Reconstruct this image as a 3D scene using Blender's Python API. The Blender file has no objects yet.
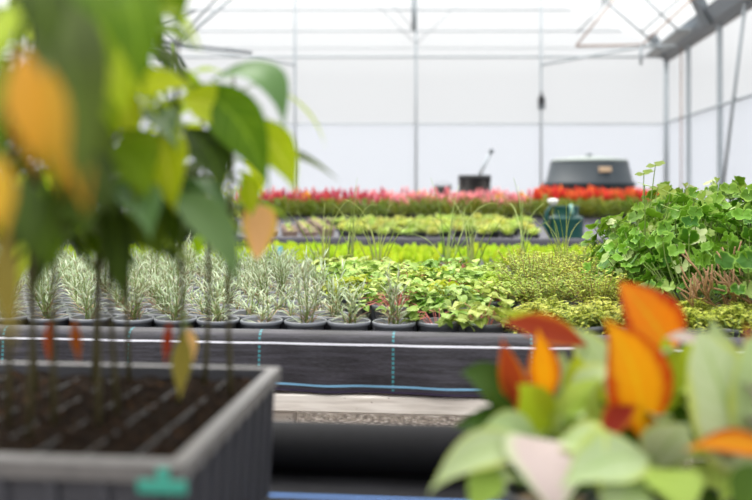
import bpy, math, random
from mathutils import Vector, Matrix
random.seed(11)
R = math.radians
PI = math.pi
U = random.uniform
scene = bpy.context.scene
col = scene.collection

# ------------------------------------------------------------------ camera and layout frame
F, CX, HY, CAMZ = 870.0, 376.0, 183.0, 1.25


def at(px, py, Y):
    return Vector(((px - CX) * Y / F, Y, CAMZ - (py - HY) * Y / F))


BA = R(-5.7)                                   # the benches stand a little askew to the camera
UD = Vector((math.cos(BA), math.sin(BA), 0))
VD = Vector((-math.sin(BA), math.cos(BA), 0))
BO = Vector((-0.326, 2.25, 0))


def B(u, v, z=0.0):
    p = BO + UD * u + VD * v
    return Vector((p.x, p.y, z))


def to_uv(p):
    d = Vector((p.x - BO.x, p.y - BO.y, 0))
    return d.dot(UD), d.dot(VD)


def px_of(p):
    return CX + F * p.x / p.y


# ------------------------------------------------------------------ mesh collector
class MB:
    def __init__(s, off=None):
        s.v, s.f, s.uv, s.r, s.m, s.flat = [], [], [], [], [], []
        s.off = off or Vector((0, 0, 0))
        s.mi = 0

    def add(s, p, uv=(0, 0), r=0.5):
        s.v.append((p[0] - s.off.x, p[1] - s.off.y, p[2] - s.off.z))
        s.uv.append(uv)
        s.r.append(r)
        return len(s.v) - 1

    def face(s, *idx, flat=False):
        s.f.append(idx)
        s.m.append(s.mi)
        s.flat.append(flat)

    def grid(s, rows, uvs=None, r=0.5, closed=False):
        base = []
        for i, row in enumerate(rows):
            base.append([s.add(p, uvs[i][j] if uvs else (0, 0), r) for j, p in enumerate(row)])
        for i in range(len(base) - 1):
            n = len(base[i])
            for j in range(n if closed else n - 1):
                k = (j + 1) % n
                s.face(base[i][j], base[i][k], base[i + 1][k], base[i + 1][j])
        return base

    def box(s, c, size, rz=0.0, bev=0.0, M=None, r=0.5):
        sx, sy, sz = size[0] / 2, size[1] / 2, size[2] / 2
        rot = M if M is not None else Matrix.Rotation(rz, 3, 'Z')
        c = Vector(c)
        b = min(bev, sx * .9, sy * .9, sz * .9)
        if b <= 0:
            ids = []
            for x in (-sx, sx):
                for y in (-sy, sy):
                    for z in (-sz, sz):
                        ids.append(s.add(c + rot @ Vector((x, y, z)), (x, z), r))
            for q in ((0, 1, 3, 2), (4, 6, 7, 5), (0, 4, 5, 1), (2, 3, 7, 6), (0, 2, 6, 4), (1, 5, 7, 3)):
                s.face(*[ids[k] for k in q], flat=True)
            return
        # chamfered box: each corner has three vertices
        V = {}
        for x in (-1, 1):
            for y in (-1, 1):
                for z in (-1, 1):
                    for ax in range(3):
                        p = [x * (sx - b), y * (sy - b), z * (sz - b)]
                        p[ax] = (x * sx, y * sy, z * sz)[ax]
                        V[(x, y, z, ax)] = s.add(c + rot @ Vector(p), (p[0], p[2]), r)
        for ax in range(3):
            o = [k for k in range(3) if k != ax]
            for sg in (-1, 1):
                q = []
                for a, bb in ((-1, -1), (1, -1), (1, 1), (-1, 1)):
                    k = [0, 0, 0]
                    k[ax], k[o[0]], k[o[1]] = sg, a, bb
                    q.append(V[(k[0], k[1], k[2], ax)])
                if (sg == 1) == (ax == 1):
                    q.reverse()
                s.face(*q, flat=True)
        for ax in range(3):
            o = [k for k in range(3) if k != ax]
            for a in (-1, 1):
                for bb in (-1, 1):
                    k1, k2 = [0, 0, 0], [0, 0, 0]
                    k1[ax], k2[ax] = -1, 1
                    for k in (k1, k2):
                        k[o[0]], k[o[1]] = a, bb
                    s.face(V[(*k1, o[0])], V[(*k2, o[0])], V[(*k2, o[1])], V[(*k1, o[1])], flat=True)
        for x in (-1, 1):
            for y in (-1, 1):
                for z in (-1, 1):
                    s.face(V[(x, y, z, 0)], V[(x, y, z, 1)], V[(x, y, z, 2)], flat=True)

    def tube(s, pts, rad, n=8, r=0.5, cap=True):
        pts = [Vector(p) for p in pts]
        if not hasattr(rad, '__len__'):
            rad = [rad] * len(pts)
        t0 = (pts[1] - pts[0]).normalized()
        a = t0.orthogonal().normalized()
        rows, uvs, acc = [], [], 0
        for i, p in enumerate(pts):
            if i == 0:
                t = t0
            elif i == len(pts) - 1:
                t = (pts[i] - pts[i - 1]).normalized()
            else:
                t = (pts[i + 1] - pts[i - 1]).normalized()
            if i:
                acc += (p - pts[i - 1]).length
            a = (a - t * a.dot(t))
            a = a.normalized() if a.length > 1e-6 else t.orthogonal().normalized()
            b = t.cross(a)
            rows.append([p + (a * math.cos(2 * PI * k / n) + b * math.sin(2 * PI * k / n)) * rad[i] for k in range(n)])
            uvs.append([(acc, k / n) for k in range(n)])
        base = s.grid(rows, uvs, r, closed=True)
        if cap:
            s.face(*reversed(base[0]))
            s.face(*base[-1])

    def lathe(s, c, prof, n=24, r=0.5, wob=0.0, cap0=True, cap1=True):
        c = Vector(c)
        rows, uvs = [], []
        for i, (rr, z) in enumerate(prof):
            rows.append([c + Vector((rr * math.cos(2 * PI * k / n) * (1 + U(-wob, wob)), rr * math.sin(2 * PI * k / n) * (1 + U(-wob, wob)), z)) for k in range(n)])
            uvs.append([(k / n, z) for k in range(n)])
        base = s.grid(rows, uvs, r, closed=True)
        if cap0:
            s.face(*reversed(base[0]))
        if cap1:
            s.face(*base[-1])

    def build(s, name, mats, parent=None, smooth=True):
        me = bpy.data.meshes.new(name)
        me.from_pydata(s.v, [], s.f)
        uvl = me.uv_layers.new(name='UVMap')
        li = [0] * len(me.loops)
        me.loops.foreach_get('vertex_index', li)
        flat = []
        for k in li:
            flat.extend(s.uv[k])
        uvl.data.foreach_set('uv', flat)
        at_ = me.attributes.new('rnd', 'FLOAT', 'POINT')
        at_.data.foreach_set('value', s.r)
        for m in (mats if isinstance(mats, (list, tuple)) else [mats]):
            me.materials.append(m)
        me.polygons.foreach_set('material_index', s.m)
        me.polygons.foreach_set('use_smooth', [smooth and not x for x in s.flat])
        me.update()
        o = bpy.data.objects.new(name, me)
        col.objects.link(o)
        if parent is not None:
            o.parent = parent
        return o


def tag(o, label=None, cat=None, group=None, kind=None):
    if label: o['label'] = label
    if cat: o['category'] = cat
    if group: o['group'] = group
    if kind: o['kind'] = kind
    return o


def thing(name, label, cat, loc=(0, 0, 0), rz=0.0, group=None):
    o = bpy.data.objects.new(name, None)
    o.empty_display_size = .05
    col.objects.link(o)
    o.location = loc
    o.rotation_euler = (0, 0, rz)
    return tag(o, label, cat, group)


KIDS = {}


def dup(root, loc, rz=0.0, sc=1.0, label=None, group=None):
    if root.name not in KIDS:
        KIDS[root.name] = [(c, list(c.children)) for c in root.children]
    r = root.copy()
    col.objects.link(r)
    r.location = loc
    r.rotation_euler = (0, 0, rz)
    r.scale = (sc, sc, sc)
    if label: r['label'] = label
    if group: r['group'] = group
    for ch, sub in KIDS[root.name]:
        c = ch.copy()
        col.objects.link(c)
        c.parent = r
        for g in sub:
            d = g.copy()
            col.objects.link(d)
            d.parent = c
    return r


PROTOS = []


def proto(name, cat):
    """first of a kind: it takes the first place, later places get copies"""
    t = thing(name, None, cat)
    PROTOS.append(t)
    t['used'] = 0
    return t


def place(p, loc, rz=0.0, sc=1.0, label=None, group=None):
    if not p['used']:
        if p.name not in KIDS:
            KIDS[p.name] = [(c, list(c.children)) for c in p.children]
        p['used'] = 1
        p.location = loc
        p.rotation_euler = (0, 0, rz)
        p.scale = (sc, sc, sc)
        if label: p['label'] = label
        if group: p['group'] = group
        return p
    return dup(p, loc, rz, sc, label, group)


ORD = ['zeroth', 'first', 'second', 'third', 'fourth', 'fifth', 'sixth', 'seventh', 'eighth', 'ninth', 'tenth', 'eleventh', 'twelfth', 'thirteenth',
       'fourteenth', 'fifteenth', 'sixteenth', 'seventeenth', 'eighteenth', 'nineteenth', 'twentieth', 'twenty-first', 'twenty-second', 'twenty-third',
       'twenty-fourth', 'twenty-fifth', 'twenty-sixth', 'twenty-seventh', 'twenty-eighth', 'twenty-ninth', 'thirtieth']

# ------------------------------------------------------------------ materials


class NT:
    def __init__(s, name):
        s.m = bpy.data.materials.new(name)
        s.m.use_nodes = True
        s.t = s.m.node_tree
        s.t.nodes.clear()
        s.out = s.n('ShaderNodeOutputMaterial')

    def n(s, typ, **kw):
        nd = s.t.nodes.new(typ)
        for k, v in kw.items():
            if k.startswith('i_'):
                nd.inputs[k[2:].replace('_', ' ')].default_value = v
            else:
                setattr(nd, k, v)
        return nd

    def l(s, a, b):
        s.t.links.new(a, b)

    def mix(s, fac, a, b, blend='MIX'):
        nd = s.n('ShaderNodeMix', data_type='RGBA', blend_type=blend)
        for sock, val in ((nd.inputs[0], fac), (nd.inputs[6], a), (nd.inputs[7], b)):
            if hasattr(val, 'links'):
                s.l(val, sock)
            elif isinstance(val, (int, float)):
                sock.default_value = val
            else:
                sock.default_value = (*val, 1) if len(val) == 3 else val
        return nd.outputs[2]

    def math(s, op, a, b=0.0, c=0.0):
        nd = s.n('ShaderNodeMath', operation=op)
        for k, val in enumerate((a, b, c)):
            if hasattr(val, 'links'):
                s.l(val, nd.inputs[k])
            else:
                nd.inputs[k].default_value = val
        return nd.outputs[0]

    def noise(s, scale, detail=3.0, vec=None, rough=.5):
        nd = s.n('ShaderNodeTexNoise')
        nd.inputs['Scale'].default_value = scale
        nd.inputs['Detail'].default_value = detail
        nd.inputs['Roughness'].default_value = rough
        if vec is None:
            vec = s.n('ShaderNodeTexCoord').outputs['Object']
        s.l(vec, nd.inputs['Vector'])
        return nd.outputs[0]

    def ramp(s, fac, stops):
        nd = s.n('ShaderNodeValToRGB')
        el = nd.color_ramp.elements
        while len(el) < len(stops):
            el.new(.5)
        for e, (p, c) in zip(el, stops):
            e.position = p
            e.color = (*c, 1) if len(c) == 3 else c
        s.l(fac, nd.inputs[0])
        return nd.outputs[0]

    def bsdf(s, color, rough=.5, metal=0.0, spec=.5, normal=None):
        p = s.n('ShaderNodeBsdfPrincipled')
        if hasattr(color, 'links'):
            s.l(color, p.inputs['Base Color'])
        else:
            p.inputs['Base Color'].default_value = (*color, 1)
        if hasattr(rough, 'links'):
            s.l(rough, p.inputs['Roughness'])
        else:
            p.inputs['Roughness'].default_value = rough
        p.inputs['Metallic'].default_value = metal
        p.inputs['Specular IOR Level'].default_value = spec
        if normal is not None:
            s.l(normal, p.inputs['Normal'])
        return p

    def bump(s, h, strength=.3, dist=.01):
        b = s.n('ShaderNodeBump')
        b.inputs['Strength'].default_value = strength
        b.inputs['Distance'].default_value = dist
        s.l(h, b.inputs['Height'])
        return b.outputs[0]

    def done(s, sh):
        s.l(sh.outputs[0] if hasattr(sh, 'outputs') else sh, s.out.inputs[0])
        return s.m


def srgb(r, g, b):
    def f(c):
        c /= 255
        return c / 12.92 if c <= .04045 else ((c + .055) / 1.055) ** 2.4
    return (f(r), f(g), f(b))


def plain(name, c, rough=.5, metal=0.0, spec=.5, var=.12, scale=18):
    t = NT(name)
    nz = t.noise(scale, 4)
    c1 = tuple(x * (1 - var) for x in c)
    c2 = tuple(min(1, x * (1 + var)) for x in c)
    return t.done(t.bsdf(t.mix(nz, c1, c2), rough, metal, spec))


def leafmat(name, a, b, edge=None, tip=None, base=None, vein=None, transl=.35, rough=.45, hue=.04, val=.25, edge_at=.55, spec=.2, back=None, noise=.5):
    """leaf surface: colour runs between a and b per leaf; margins, tips, midrib from the leaf's own UV (x along, y across)"""
    t = NT(name)
    rnd = t.n('ShaderNodeAttribute', attribute_name='rnd').outputs['Fac']
    uv = t.n('ShaderNodeSeparateXYZ')
    t.l(t.n('ShaderNodeUVMap', uv_map='UVMap').outputs[0], uv.inputs[0])
    nz = t.noise(30, 3)
    fac = t.math('ADD', t.math('MULTIPLY', rnd, 1 - noise * .5), t.math('MULTIPLY', t.math('SUBTRACT', nz, .5), noise))
    fac = t.math('MINIMUM', t.math('MAXIMUM', fac, 0), 1)
    c = t.mix(fac, a, b)
    across = t.math('ABSOLUTE', t.math('MULTIPLY', t.math('SUBTRACT', uv.outputs[1], .5), 2.0))
    if tip:
        c = t.mix(t.math('SMOOTH_MAX', t.math('MULTIPLY', t.math('SUBTRACT', uv.outputs[0], .55), 1.7), 0, .05), c, tip)
    if base:
        c = t.mix(t.math('SMOOTH_MAX', t.math('SUBTRACT', 1, t.math('MULTIPLY', uv.outputs[0], 3.0)), 0, .05), c, base)
    if edge:
        e = t.n('ShaderNodeMapRange', interpolation_type='SMOOTHSTEP')
        e.inputs['From Min'].default_value = edge_at
        e.inputs['From Max'].default_value = min(1.0, edge_at + .4)
        t.l(t.math('ADD', across, t.math('MULTIPLY', t.math('SUBTRACT', nz, .5), .5)), e.inputs['Value'])
        c = t.mix(e.outputs[0], c, edge)
    if vein:
        w = t.math('LESS_THAN', across, .07)
        sv = t.math('LESS_THAN', t.math('FRACT', t.math('ADD', t.math('MULTIPLY', uv.outputs[0], 7.0), t.math('MULTIPLY', across, -1.6))), .1)
        c = t.mix(t.math('MULTIPLY', t.math('MAXIMUM', w, t.math('MULTIPLY', sv, .6)), .6), c, vein)
    oi = t.n('ShaderNodeObjectInfo').outputs['Random']
    hs = t.n('ShaderNodeHueSaturation')
    t.l(t.math('ADD', .5 - hue / 2, t.math('MULTIPLY', oi, hue)), hs.inputs['Hue'])
    t.l(t.math('ADD', 1 - val / 2, t.math('MULTIPLY', t.math('FRACT', t.math('MULTIPLY', oi, 7.31)), val)), hs.inputs['Value'])
    t.l(c, hs.inputs['Color'])
    c = hs.outputs[0]
    p = t.bsdf(c, rough, 0, spec)
    tr = t.n('ShaderNodeBsdfTranslucent')
    t.l(c, tr.inputs[0])
    mx = t.n('ShaderNodeMixShader')
    mx.inputs[0].default_value = transl
    t.l(p.outputs[0], mx.inputs[1])
    t.l(tr.outputs[0], mx.inputs[2])
    return t.done(mx)


M = {}
M['pot'] = plain('grey_pot_plastic', (.19, .20, .225), .22, var=.15)
M['pot_black'] = plain('black_pot_plastic', (.03, .032, .036), .35)
M['terracotta'] = plain('clay', (.46, .33, .27), .85)
t = NT('peat_soil')
nz = t.noise(90, 5)
c = t.ramp(nz, [(.3, (.05, .035, .022)), (.5, (.14, .1, .065)), (.65, (.26, .21, .14)), (.78, (.5, .46, .4))])
M['soil'] = t.done(t.bsdf(c, .95, 0, .1, normal=t.bump(nz, .8, .01)))
t = NT('dark_peat')
nz = t.noise(110, 5)
c = t.ramp(nz, [(.4, (.006, .004, .003)), (.62, (.02, .012, .007)), (.75, (.10, .045, .018)), (.88, (.16, .1, .06))])
M['peat'] = t.done(t.bsdf(c, .95, 0, .06, normal=t.bump(nz, .8, .01)))

M['silver'] = leafmat('silver_blade_leaf', srgb(150, 170, 128), srgb(222, 230, 204), base=srgb(150, 128, 98), transl=.25, rough=.55, hue=.03, val=.3)
M['silver_brown'] = leafmat('silver_dry_leaf', srgb(150, 120, 88), srgb(190, 176, 150), transl=.2, rough=.7)
M['lime'] = leafmat('lime_lettuce_leaf', srgb(168, 200, 24), srgb(214, 228, 66), vein=srgb(220, 235, 130), transl=.45, hue=.03, val=.2)
M['herb'] = leafmat('pale_herb_leaf', srgb(112, 148, 40), srgb(202, 214, 122), vein=srgb(205, 220, 150), transl=.25, hue=.05, val=.3)
M['herb2'] = leafmat('yellow_herb_leaf', srgb(140, 168, 30), srgb(208, 216, 84), transl=.4, hue=.04, val=.25)
M['olive'] = leafmat('olive_thyme_leaf', srgb(122, 146, 30), srgb(210, 216, 92), transl=.3, hue=.05, val=.3)
M['gold'] = leafmat('golden_creeper_leaf', srgb(166, 178, 50), srgb(226, 220, 124), transl=.4, hue=.03, val=.2)
M['geran'] = leafmat('geranium_leaf', srgb(50, 92, 8), srgb(126, 164, 40), edge=srgb(136, 170, 64), transl=.22, rough=.5, hue=.04, val=.3, edge_at=.8)
M['geran_pale'] = leafmat('pale_geranium_leaf', srgb(140, 164, 66), srgb(206, 214, 160), transl=.3, rough=.45, hue=.04)
M['chive'] = leafmat('chive_blade', srgb(120, 150, 50), srgb(210, 218, 146), transl=.3, hue=.03)
M['rosette'] = leafmat('pale_rosette_leaf', srgb(154, 176, 54), srgb(222, 224, 132), vein=srgb(225, 235, 180), transl=.35, hue=.06, val=.3)
M['bush'] = leafmat('bush_leaf', srgb(104, 130, 20), srgb(190, 196, 70), transl=.4, hue=.05)
M['fol'] = leafmat('flower_foliage', srgb(92, 116, 22), srgb(160, 168, 60), transl=.3, hue=.05)
M['red'] = leafmat('red_plume', srgb(186, 40, 62), srgb(226, 110, 122), transl=.25, rough=.8, hue=.03, val=.3)
M['pink'] = leafmat('pink_plume', srgb(228, 126, 138), srgb(244, 180, 180), transl=.3, rough=.8, hue=.04, val=.25)
M['orange'] = leafmat('orange_plume', srgb(206, 60, 34), srgb(238, 120, 74), transl=.25, rough=.8, hue=.03, val=.25)
M['yellow'] = leafmat('yellow_plume', srgb(222, 160, 20), srgb(240, 200, 60), transl=.25, rough=.8)
M['stem_green'] = plain('green_stem', srgb(110, 132, 60), .6)
M['stem_dark'] = plain('seedling_bark', srgb(62, 56, 22), .7, var=.3, scale=40)
M['stem_brown'] = plain('brown_woody_stem', srgb(152, 118, 84), .75, var=.3, scale=40)
M['stem_pink'] = plain('pink_stem', srgb(190, 110, 100), .6)
# leaves of the tray seedlings
G = dict(transl=.5, rough=.6, hue=.02, val=.2)
M['sl_green'] = leafmat('seedling_leaf_green', srgb(84, 116, 0), srgb(144, 168, 4), vein=srgb(140, 170, 40), **G)
M['sl_dark'] = leafmat('seedling_leaf_dark', srgb(46, 66, 0), srgb(78, 98, 4), vein=srgb(90, 115, 24), **{**G, 'transl': .35})
M['sl_yg'] = leafmat('seedling_leaf_yellowgreen', srgb(160, 188, 10), srgb(206, 212, 40), vein=srgb(215, 220, 80), **{**G, 'transl': .55})
M['sl_yellow'] = leafmat('seedling_leaf_yellow', srgb(190, 136, 10), srgb(204, 160, 50), tip=srgb(172, 124, 10), **G)
M['sl_peach'] = leafmat('seedling_leaf_peach', srgb(246, 184, 118), srgb(250, 204, 150), edge=srgb(244, 196, 70), **G)
M['sl_olive'] = leafmat('seedling_leaf_olive', srgb(132, 116, 40), srgb(150, 136, 62), **G)
M['sl_grey'] = leafmat('seedling_leaf_greygreen', srgb(72, 104, 52), srgb(104, 134, 76), **{**G, 'transl': .25, 'rough': .4})
# leaves of the ornamental foliage plants
M['of_orange'] = leafmat('ornamental_leaf_orange', srgb(218, 120, 6), srgb(200, 148, 16), edge=srgb(170, 52, 10), vein=srgb(206, 160, 20), edge_at=.5, **G)
M['of_red'] = leafmat('ornamental_leaf_red', srgb(150, 62, 18), srgb(136, 44, 26), edge=srgb(176, 100, 16), edge_at=.6, **G)
M['of_yg'] = leafmat('ornamental_leaf_yellowgreen', srgb(148, 168, 20), srgb(184, 196, 50), **G)
M['of_pale'] = leafmat('ornamental_leaf_pale', srgb(168, 182, 140), srgb(142, 166, 104), edge=srgb(168, 180, 88), vein=srgb(136, 160, 90), edge_at=.7, **{**G, 'transl': .3})
M['of_green'] = leafmat('ornamental_leaf_green', srgb(36, 62, 6), srgb(72, 100, 20), **{**G, 'transl': .3})
M['of_pink'] = leafmat('ornamental_leaf_pink', srgb(178, 164, 160), srgb(164, 148, 146), edge=srgb(166, 174, 140), **{**G, 'transl': .3})
M['of_lime'] = leafmat('ornamental_leaf_lime', srgb(176, 196, 96), srgb(150, 180, 70), **G)

M['steel'] = plain('galvanised_steel', (.36, .4, .43), .5, .3)
M['steel_mid'] = plain('weathered_grey_steel', (.2, .23, .26), .5, .2)
M['steel_white'] = plain('pale_painted_pipe', (.7, .71, .72), .4)
M['rust'] = plain('rusty_rod', (.30, .17, .11), .7)
M['steel_dark'] = plain('dark_grey_steel', (.16, .18, .2), .5, .4)
M['black'] = plain('black_plastic', (.016, .017, .02), .4)
M['roll'] = plain('black_roll_fabric', (.010, .010, .012), .7, 0, .2, var=.3, scale=60)
M['blue'] = plain('blue_stripe', srgb(96, 132, 190), .5)
M['card'] = plain('cardboard_core', (.35, .26, .18), .8)
M['tank'] = plain('dark_green_tank_plastic', srgb(22, 38, 48), .5, scale=4)
M['tank_lid'] = plain('tank_lid_plastic', srgb(142, 152, 148), .5)
M['plate'] = plain('tan_plate', srgb(186, 158, 128), .6)
M['can'] = plain('teal_green_plastic', srgb(14, 74, 68), .35)
M['can_pale'] = plain('pale_teal_plastic', srgb(120, 165, 155), .4)
M['white'] = plain('white_plastic', (.8, .78, .76), .5)
M['turq'] = plain('turquoise_tag', srgb(58, 150, 132), .5)
M['skyblue'] = plain('light_blue_label', srgb(120, 190, 205), .5)
M['tray'] = plain('grey_tray_plastic', srgb(70, 70, 76), .45)
M['tray_rim'] = plain('pale_tray_rim', srgb(106, 103, 102), .45, var=.35, scale=40)
M['tray_dark'] = plain('dark_tray_plastic', srgb(44, 40, 38), .55)

t = NT('pale_weathered_timber')
mp = t.n('ShaderNodeMapping')
mp.inputs['Scale'].default_value = (3, 40, 40)
t.l(t.n('ShaderNodeTexCoord').outputs['Object'], mp.inputs[0])
nz = t.noise(3, 5, mp.outputs[0])
sp = t.noise(70, 2)
c = t.mix(t.math('GREATER_THAN', sp, .72), t.ramp(nz, [(.25, (.56, .5, .45)), (.6, (.82, .76, .71))]), (.18, .13, .1))
M['wood'] = t.done(t.bsdf(c, .75))

t = NT('gravel_ground')
v = t.n('ShaderNodeTexVoronoi')
v.inputs['Scale'].default_value = 55
t.l(t.n('ShaderNodeTexCoord').outputs['Object'], v.inputs['Vector'])
hs = t.n('ShaderNodeSeparateColor')
t.l(v.outputs['Color'], hs.inputs[0])
c = t.ramp(hs.outputs[0], [(0, (.06, .048, .038)), (.45, (.17, .14, .115)), (.75, (.26, .22, .19)), (1, (.42, .38, .35))])
c = t.mix(t.math('GREATER_THAN', v.outputs['Distance'], .62), c, (.07, .05, .04))
M['gravel'] = t.done(t.bsdf(c, .9, normal=t.bump(v.outputs['Distance'], .8, .02)))


def fabric(name, stripes, threads, base=(.0125, .0115, .0155), tpos=.0, spec=.5):
    """woven ground cover: UV in metres, x along the cloth, y across it"""
    t = NT(name)
    uvn = t.n('ShaderNodeUVMap', uv_map='UVMap').outputs[0]
    uv = t.n('ShaderNodeSeparateXYZ')
    t.l(uvn, uv.inputs[0])
    mp = t.n('ShaderNodeMapping')
    mp.inputs['Scale'].default_value = (60, 420, 1)
    t.l(uvn, mp.inputs[0])
    w1 = t.noise(1, 3, mp.outputs[0])
    mp2 = t.n('ShaderNodeMapping')
    mp2.inputs['Scale'].default_value = (7, 95, 1)
    t.l(uvn, mp2.inputs[0])
    w2 = t.noise(1, 4, mp2.outputs[0])
    c = t.mix(t.ramp(w1, [(.3, (0, 0, 0)), (.7, (1, 1, 1))]), tuple(x * .3 for x in base), tuple(x * 2.8 for x in base))
    c = t.mix(t.math('MULTIPLY', t.math('SUBTRACT', w2, .42), 1.9), c, tuple(x * 6.4 for x in base))
    def line(coord, pos, half, colr, amt=1.0):
        nonlocal c
        d = t.math('ABSOLUTE', t.math('SUBTRACT', coord, pos))
        c = t.mix(t.math('MULTIPLY', t.math('LESS_THAN', d, half), amt), c, colr)
    if threads:
        fr = t.math('SUBTRACT', t.math('FRACT', t.math('ADD', t.math('DIVIDE', uv.outputs[0], threads), tpos)), .5)
        d = t.math('ABSOLUTE', fr)
        dash = t.math('GREATER_THAN', t.math('FRACT', t.math('MULTIPLY', uv.outputs[1], 90)), .35)
        c = t.mix(t.math('MULTIPLY', t.math('LESS_THAN', d, .0032 / threads), t.math('MULTIPLY', dash, .8)), c, srgb(60, 140, 150))
    for pos, half, colr in stripes:
        line(uv.outputs[1], pos, half, colr)
    return t.done(t.bsdf(c, t.math('ADD', .42, t.math('MULTIPLY', w1, .3)), 0, spec, t.bump(w1, .35, .002)))


def film(name, tcol, tr, trl, dif, rough=.5, dcol=(.9, .92, .94)):
    """translucent greenhouse sheet: part clear, part scattering"""
    t = NT(name)
    mp = t.n('ShaderNodeMapping')
    mp.inputs['Scale'].default_value = (.35, .35, .12)
    t.l(t.n('ShaderNodeTexCoord').outputs['Object'], mp.inputs[0])
    nz = t.noise(1, 4, mp.outputs[0])
    a = t.n('ShaderNodeBsdfTransparent')
    a.inputs[0].default_value = (*tcol, 1)
    b = t.n('ShaderNodeBsdfTranslucent')
    t.l(t.mix(nz, tuple(x * .97 for x in dcol), dcol), b.inputs[0])
    d = t.bsdf(dcol, rough, 0, .3)
    m1 = t.n('ShaderNodeMixShader')
    m1.inputs[0].default_value = dif / (dif + trl)
    t.l(b.outputs[0], m1.inputs[1])
    t.l(d.outputs[0], m1.inputs[2])
    m2 = t.n('ShaderNodeMixShader')
    m2.inputs[0].default_value = 1 - tr
    t.l(a.outputs[0], m2.inputs[1])
    t.l(m1.outputs[0], m2.inputs[2])
    return t.done(m2)


M['film'] = film('wall_film', (.97, .975, .98), .80, .08, .12, dcol=(.8, .82, .84))
M['film_low'] = film('lower_wall_sheet', (.93, .95, .985), .62, .2, .18, dcol=(.74, .78, .86))
M['film_roof'] = film('roof_film', (.98, .985, .99), .86, .11, .03)


# ------------------------------------------------------------------ leaf shapes
def lanceolate(t): return max(0.0, math.sin(PI * t ** .9)) ** 1.35 * (1 - .12 * t)
def ovate(t): return max(0.0, math.sin(PI * t ** .62)) ** .8
def spoon(t): return .22 + .78 * max(0.0, math.sin(PI * (t ** 1.5))) if t < .97 else .12
def blade(t): return (1 - t) ** .55 * (.65 + .35 * min(1, t * 5))


def leaf(mb, p, d, n, L, W, droop=.5, fold=.2, shape=lanceolate, ns=5, nw=1, rip=0.0, r=None, tw=0.0):
    d = Vector(d).normalized()
    n = Vector(n)
    n = n - d * n.dot(d)
    n = n.normalized() if n.length > 1e-4 else d.orthogonal().normalized()
    side = d.cross(n)
    r = random.random() if r is None else r
    rows, uvs = [], []
    p = Vector(p)
    st = L / ns
    for i in range(ns + 1):
        tt = i / ns
        w = max(shape(tt), .03 if i < ns else .015) * W / 2
        row, uvr = [], []
        for j in range(-nw, nw + 1):
            q = j / nw
            off = side * (w * q) + n * (abs(q) * w * fold + (U(-rip, rip) * W if j else 0))
            row.append(p + off)
            uvr.append((tt, .5 + .5 * q))
        rows.append(row)
        uvs.append(uvr)
        a = -droop / ns
        m = Matrix.Rotation(a, 3, side)
        d = m @ d
        n = m @ n
        if tw:
            m2 = Matrix.Rotation(tw / ns, 3, d)
            side = m2 @ side
            n = m2 @ n
        p = p + d * st
    mb.grid(rows, uvs, r)


def bez(b, c, t_, k):
    return b * (1 - k) ** 2 + c * 2 * k * (1 - k) + t_ * k * k


def bez_leaf(mb, b, tip, W, face=(0, -1, .3), sag=(0, 0, .03), shape=lanceolate, ns=12, nw=3, fold=.18, wav=.06, r=None):
    b, tip = Vector(b), Vector(tip)
    c = (b + tip) / 2 + Vector(sag)
    face = Vector(face)
    r = random.random() if r is None else r
    ph = U(0, 6)
    rows, uvs = [], []
    for i in range(ns + 1):
        k = i / ns
        p = bez(b, c, tip, k)
        tg = ((c - b) * (1 - k) + (tip - c) * k).normalized()
        side = tg.cross(face).normalized()
        nr = side.cross(tg)
        w = max(shape(k), .04 if i < ns else .01) * W / 2
        row, uvr = [], []
        for j in range(-nw, nw + 1):
            q = j / nw
            row.append(p + side * (w * q) + nr * (abs(q) ** 1.3 * w * fold + math.sin(ph + k * 9 + q * 1.5) * abs(q) * w * wav))
            uvr.append((k, .5 + .5 * q))
        rows.append(row)
        uvs.append(uvr)
    mb.grid(rows, uvs, r)


def round_leaf(mb, c, n, head, Rr, lobes=7, cup=.25, scal=.12, r=None, nseg=28):
    """a kidney-shaped scalloped leaf; c is where the stalk joins it"""
    n = Vector(n).normalized()
    x = Vector(head)
    x = x - n * x.dot(n)
    x = x.normalized() if x.length > 1e-4 else n.orthogonal().normalized()
    y = n.cross(x)
    r = random.random() if r is None else r
    c = Vector(c)
    ce = mb.add(c - n * Rr * .05, (.5, .5), r)
    ph = U(0, 6)
    rings = []
    for q in (.55, 1.0):
        ring = []
        for k in range(nseg + 1):
            a = -PI * .93 + 2 * PI * .93 * k / nseg
            rad = Rr * q * (.72 + .28 * math.cos(a * .5)) * (1 + (scal * abs(math.cos(lobes * a / 2)) - scal / 2) * q)
            p = c + x * (math.cos(a) * rad) + y * (math.sin(a) * rad) + n * (cup * Rr * q * q * (1 + .55 * math.sin(ph + a * 3)) * .6)
            ring.append(mb.add(p, (.5, .5 + .5 * q), r))
        rings.append(ring)
    for k in range(nseg):
        mb.face(ce, rings[0][k], rings[0][k + 1])
        mb.face(rings[0][k], rings[1][k], rings[1][k + 1], rings[0][k + 1])


def rdir(tilt):
    a = U(0, 2 * PI)
    return Vector((math.sin(tilt) * math.cos(a), math.sin(tilt) * math.sin(a), math.cos(tilt)))


# ------------------------------------------------------------------ pots
def pot_mesh(rad, h, rim=.012):
    mb = MB()
    lip = rad * .045
    k = .78
    prof = [(rad * k * .9, 0), (rad * k, .004), (rad * .93, h - rim), (rad + .001, h - rim + .001), (rad + .002, h - .002), (rad, h),
            (rad - lip, h), (rad - lip - .001, h - .003), (rad * .88, h * .78), (rad * .8, h * .76)]
    mb.lathe((0, 0, 0), prof, 28, cap0=True, cap1=False)
    return mb


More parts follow.
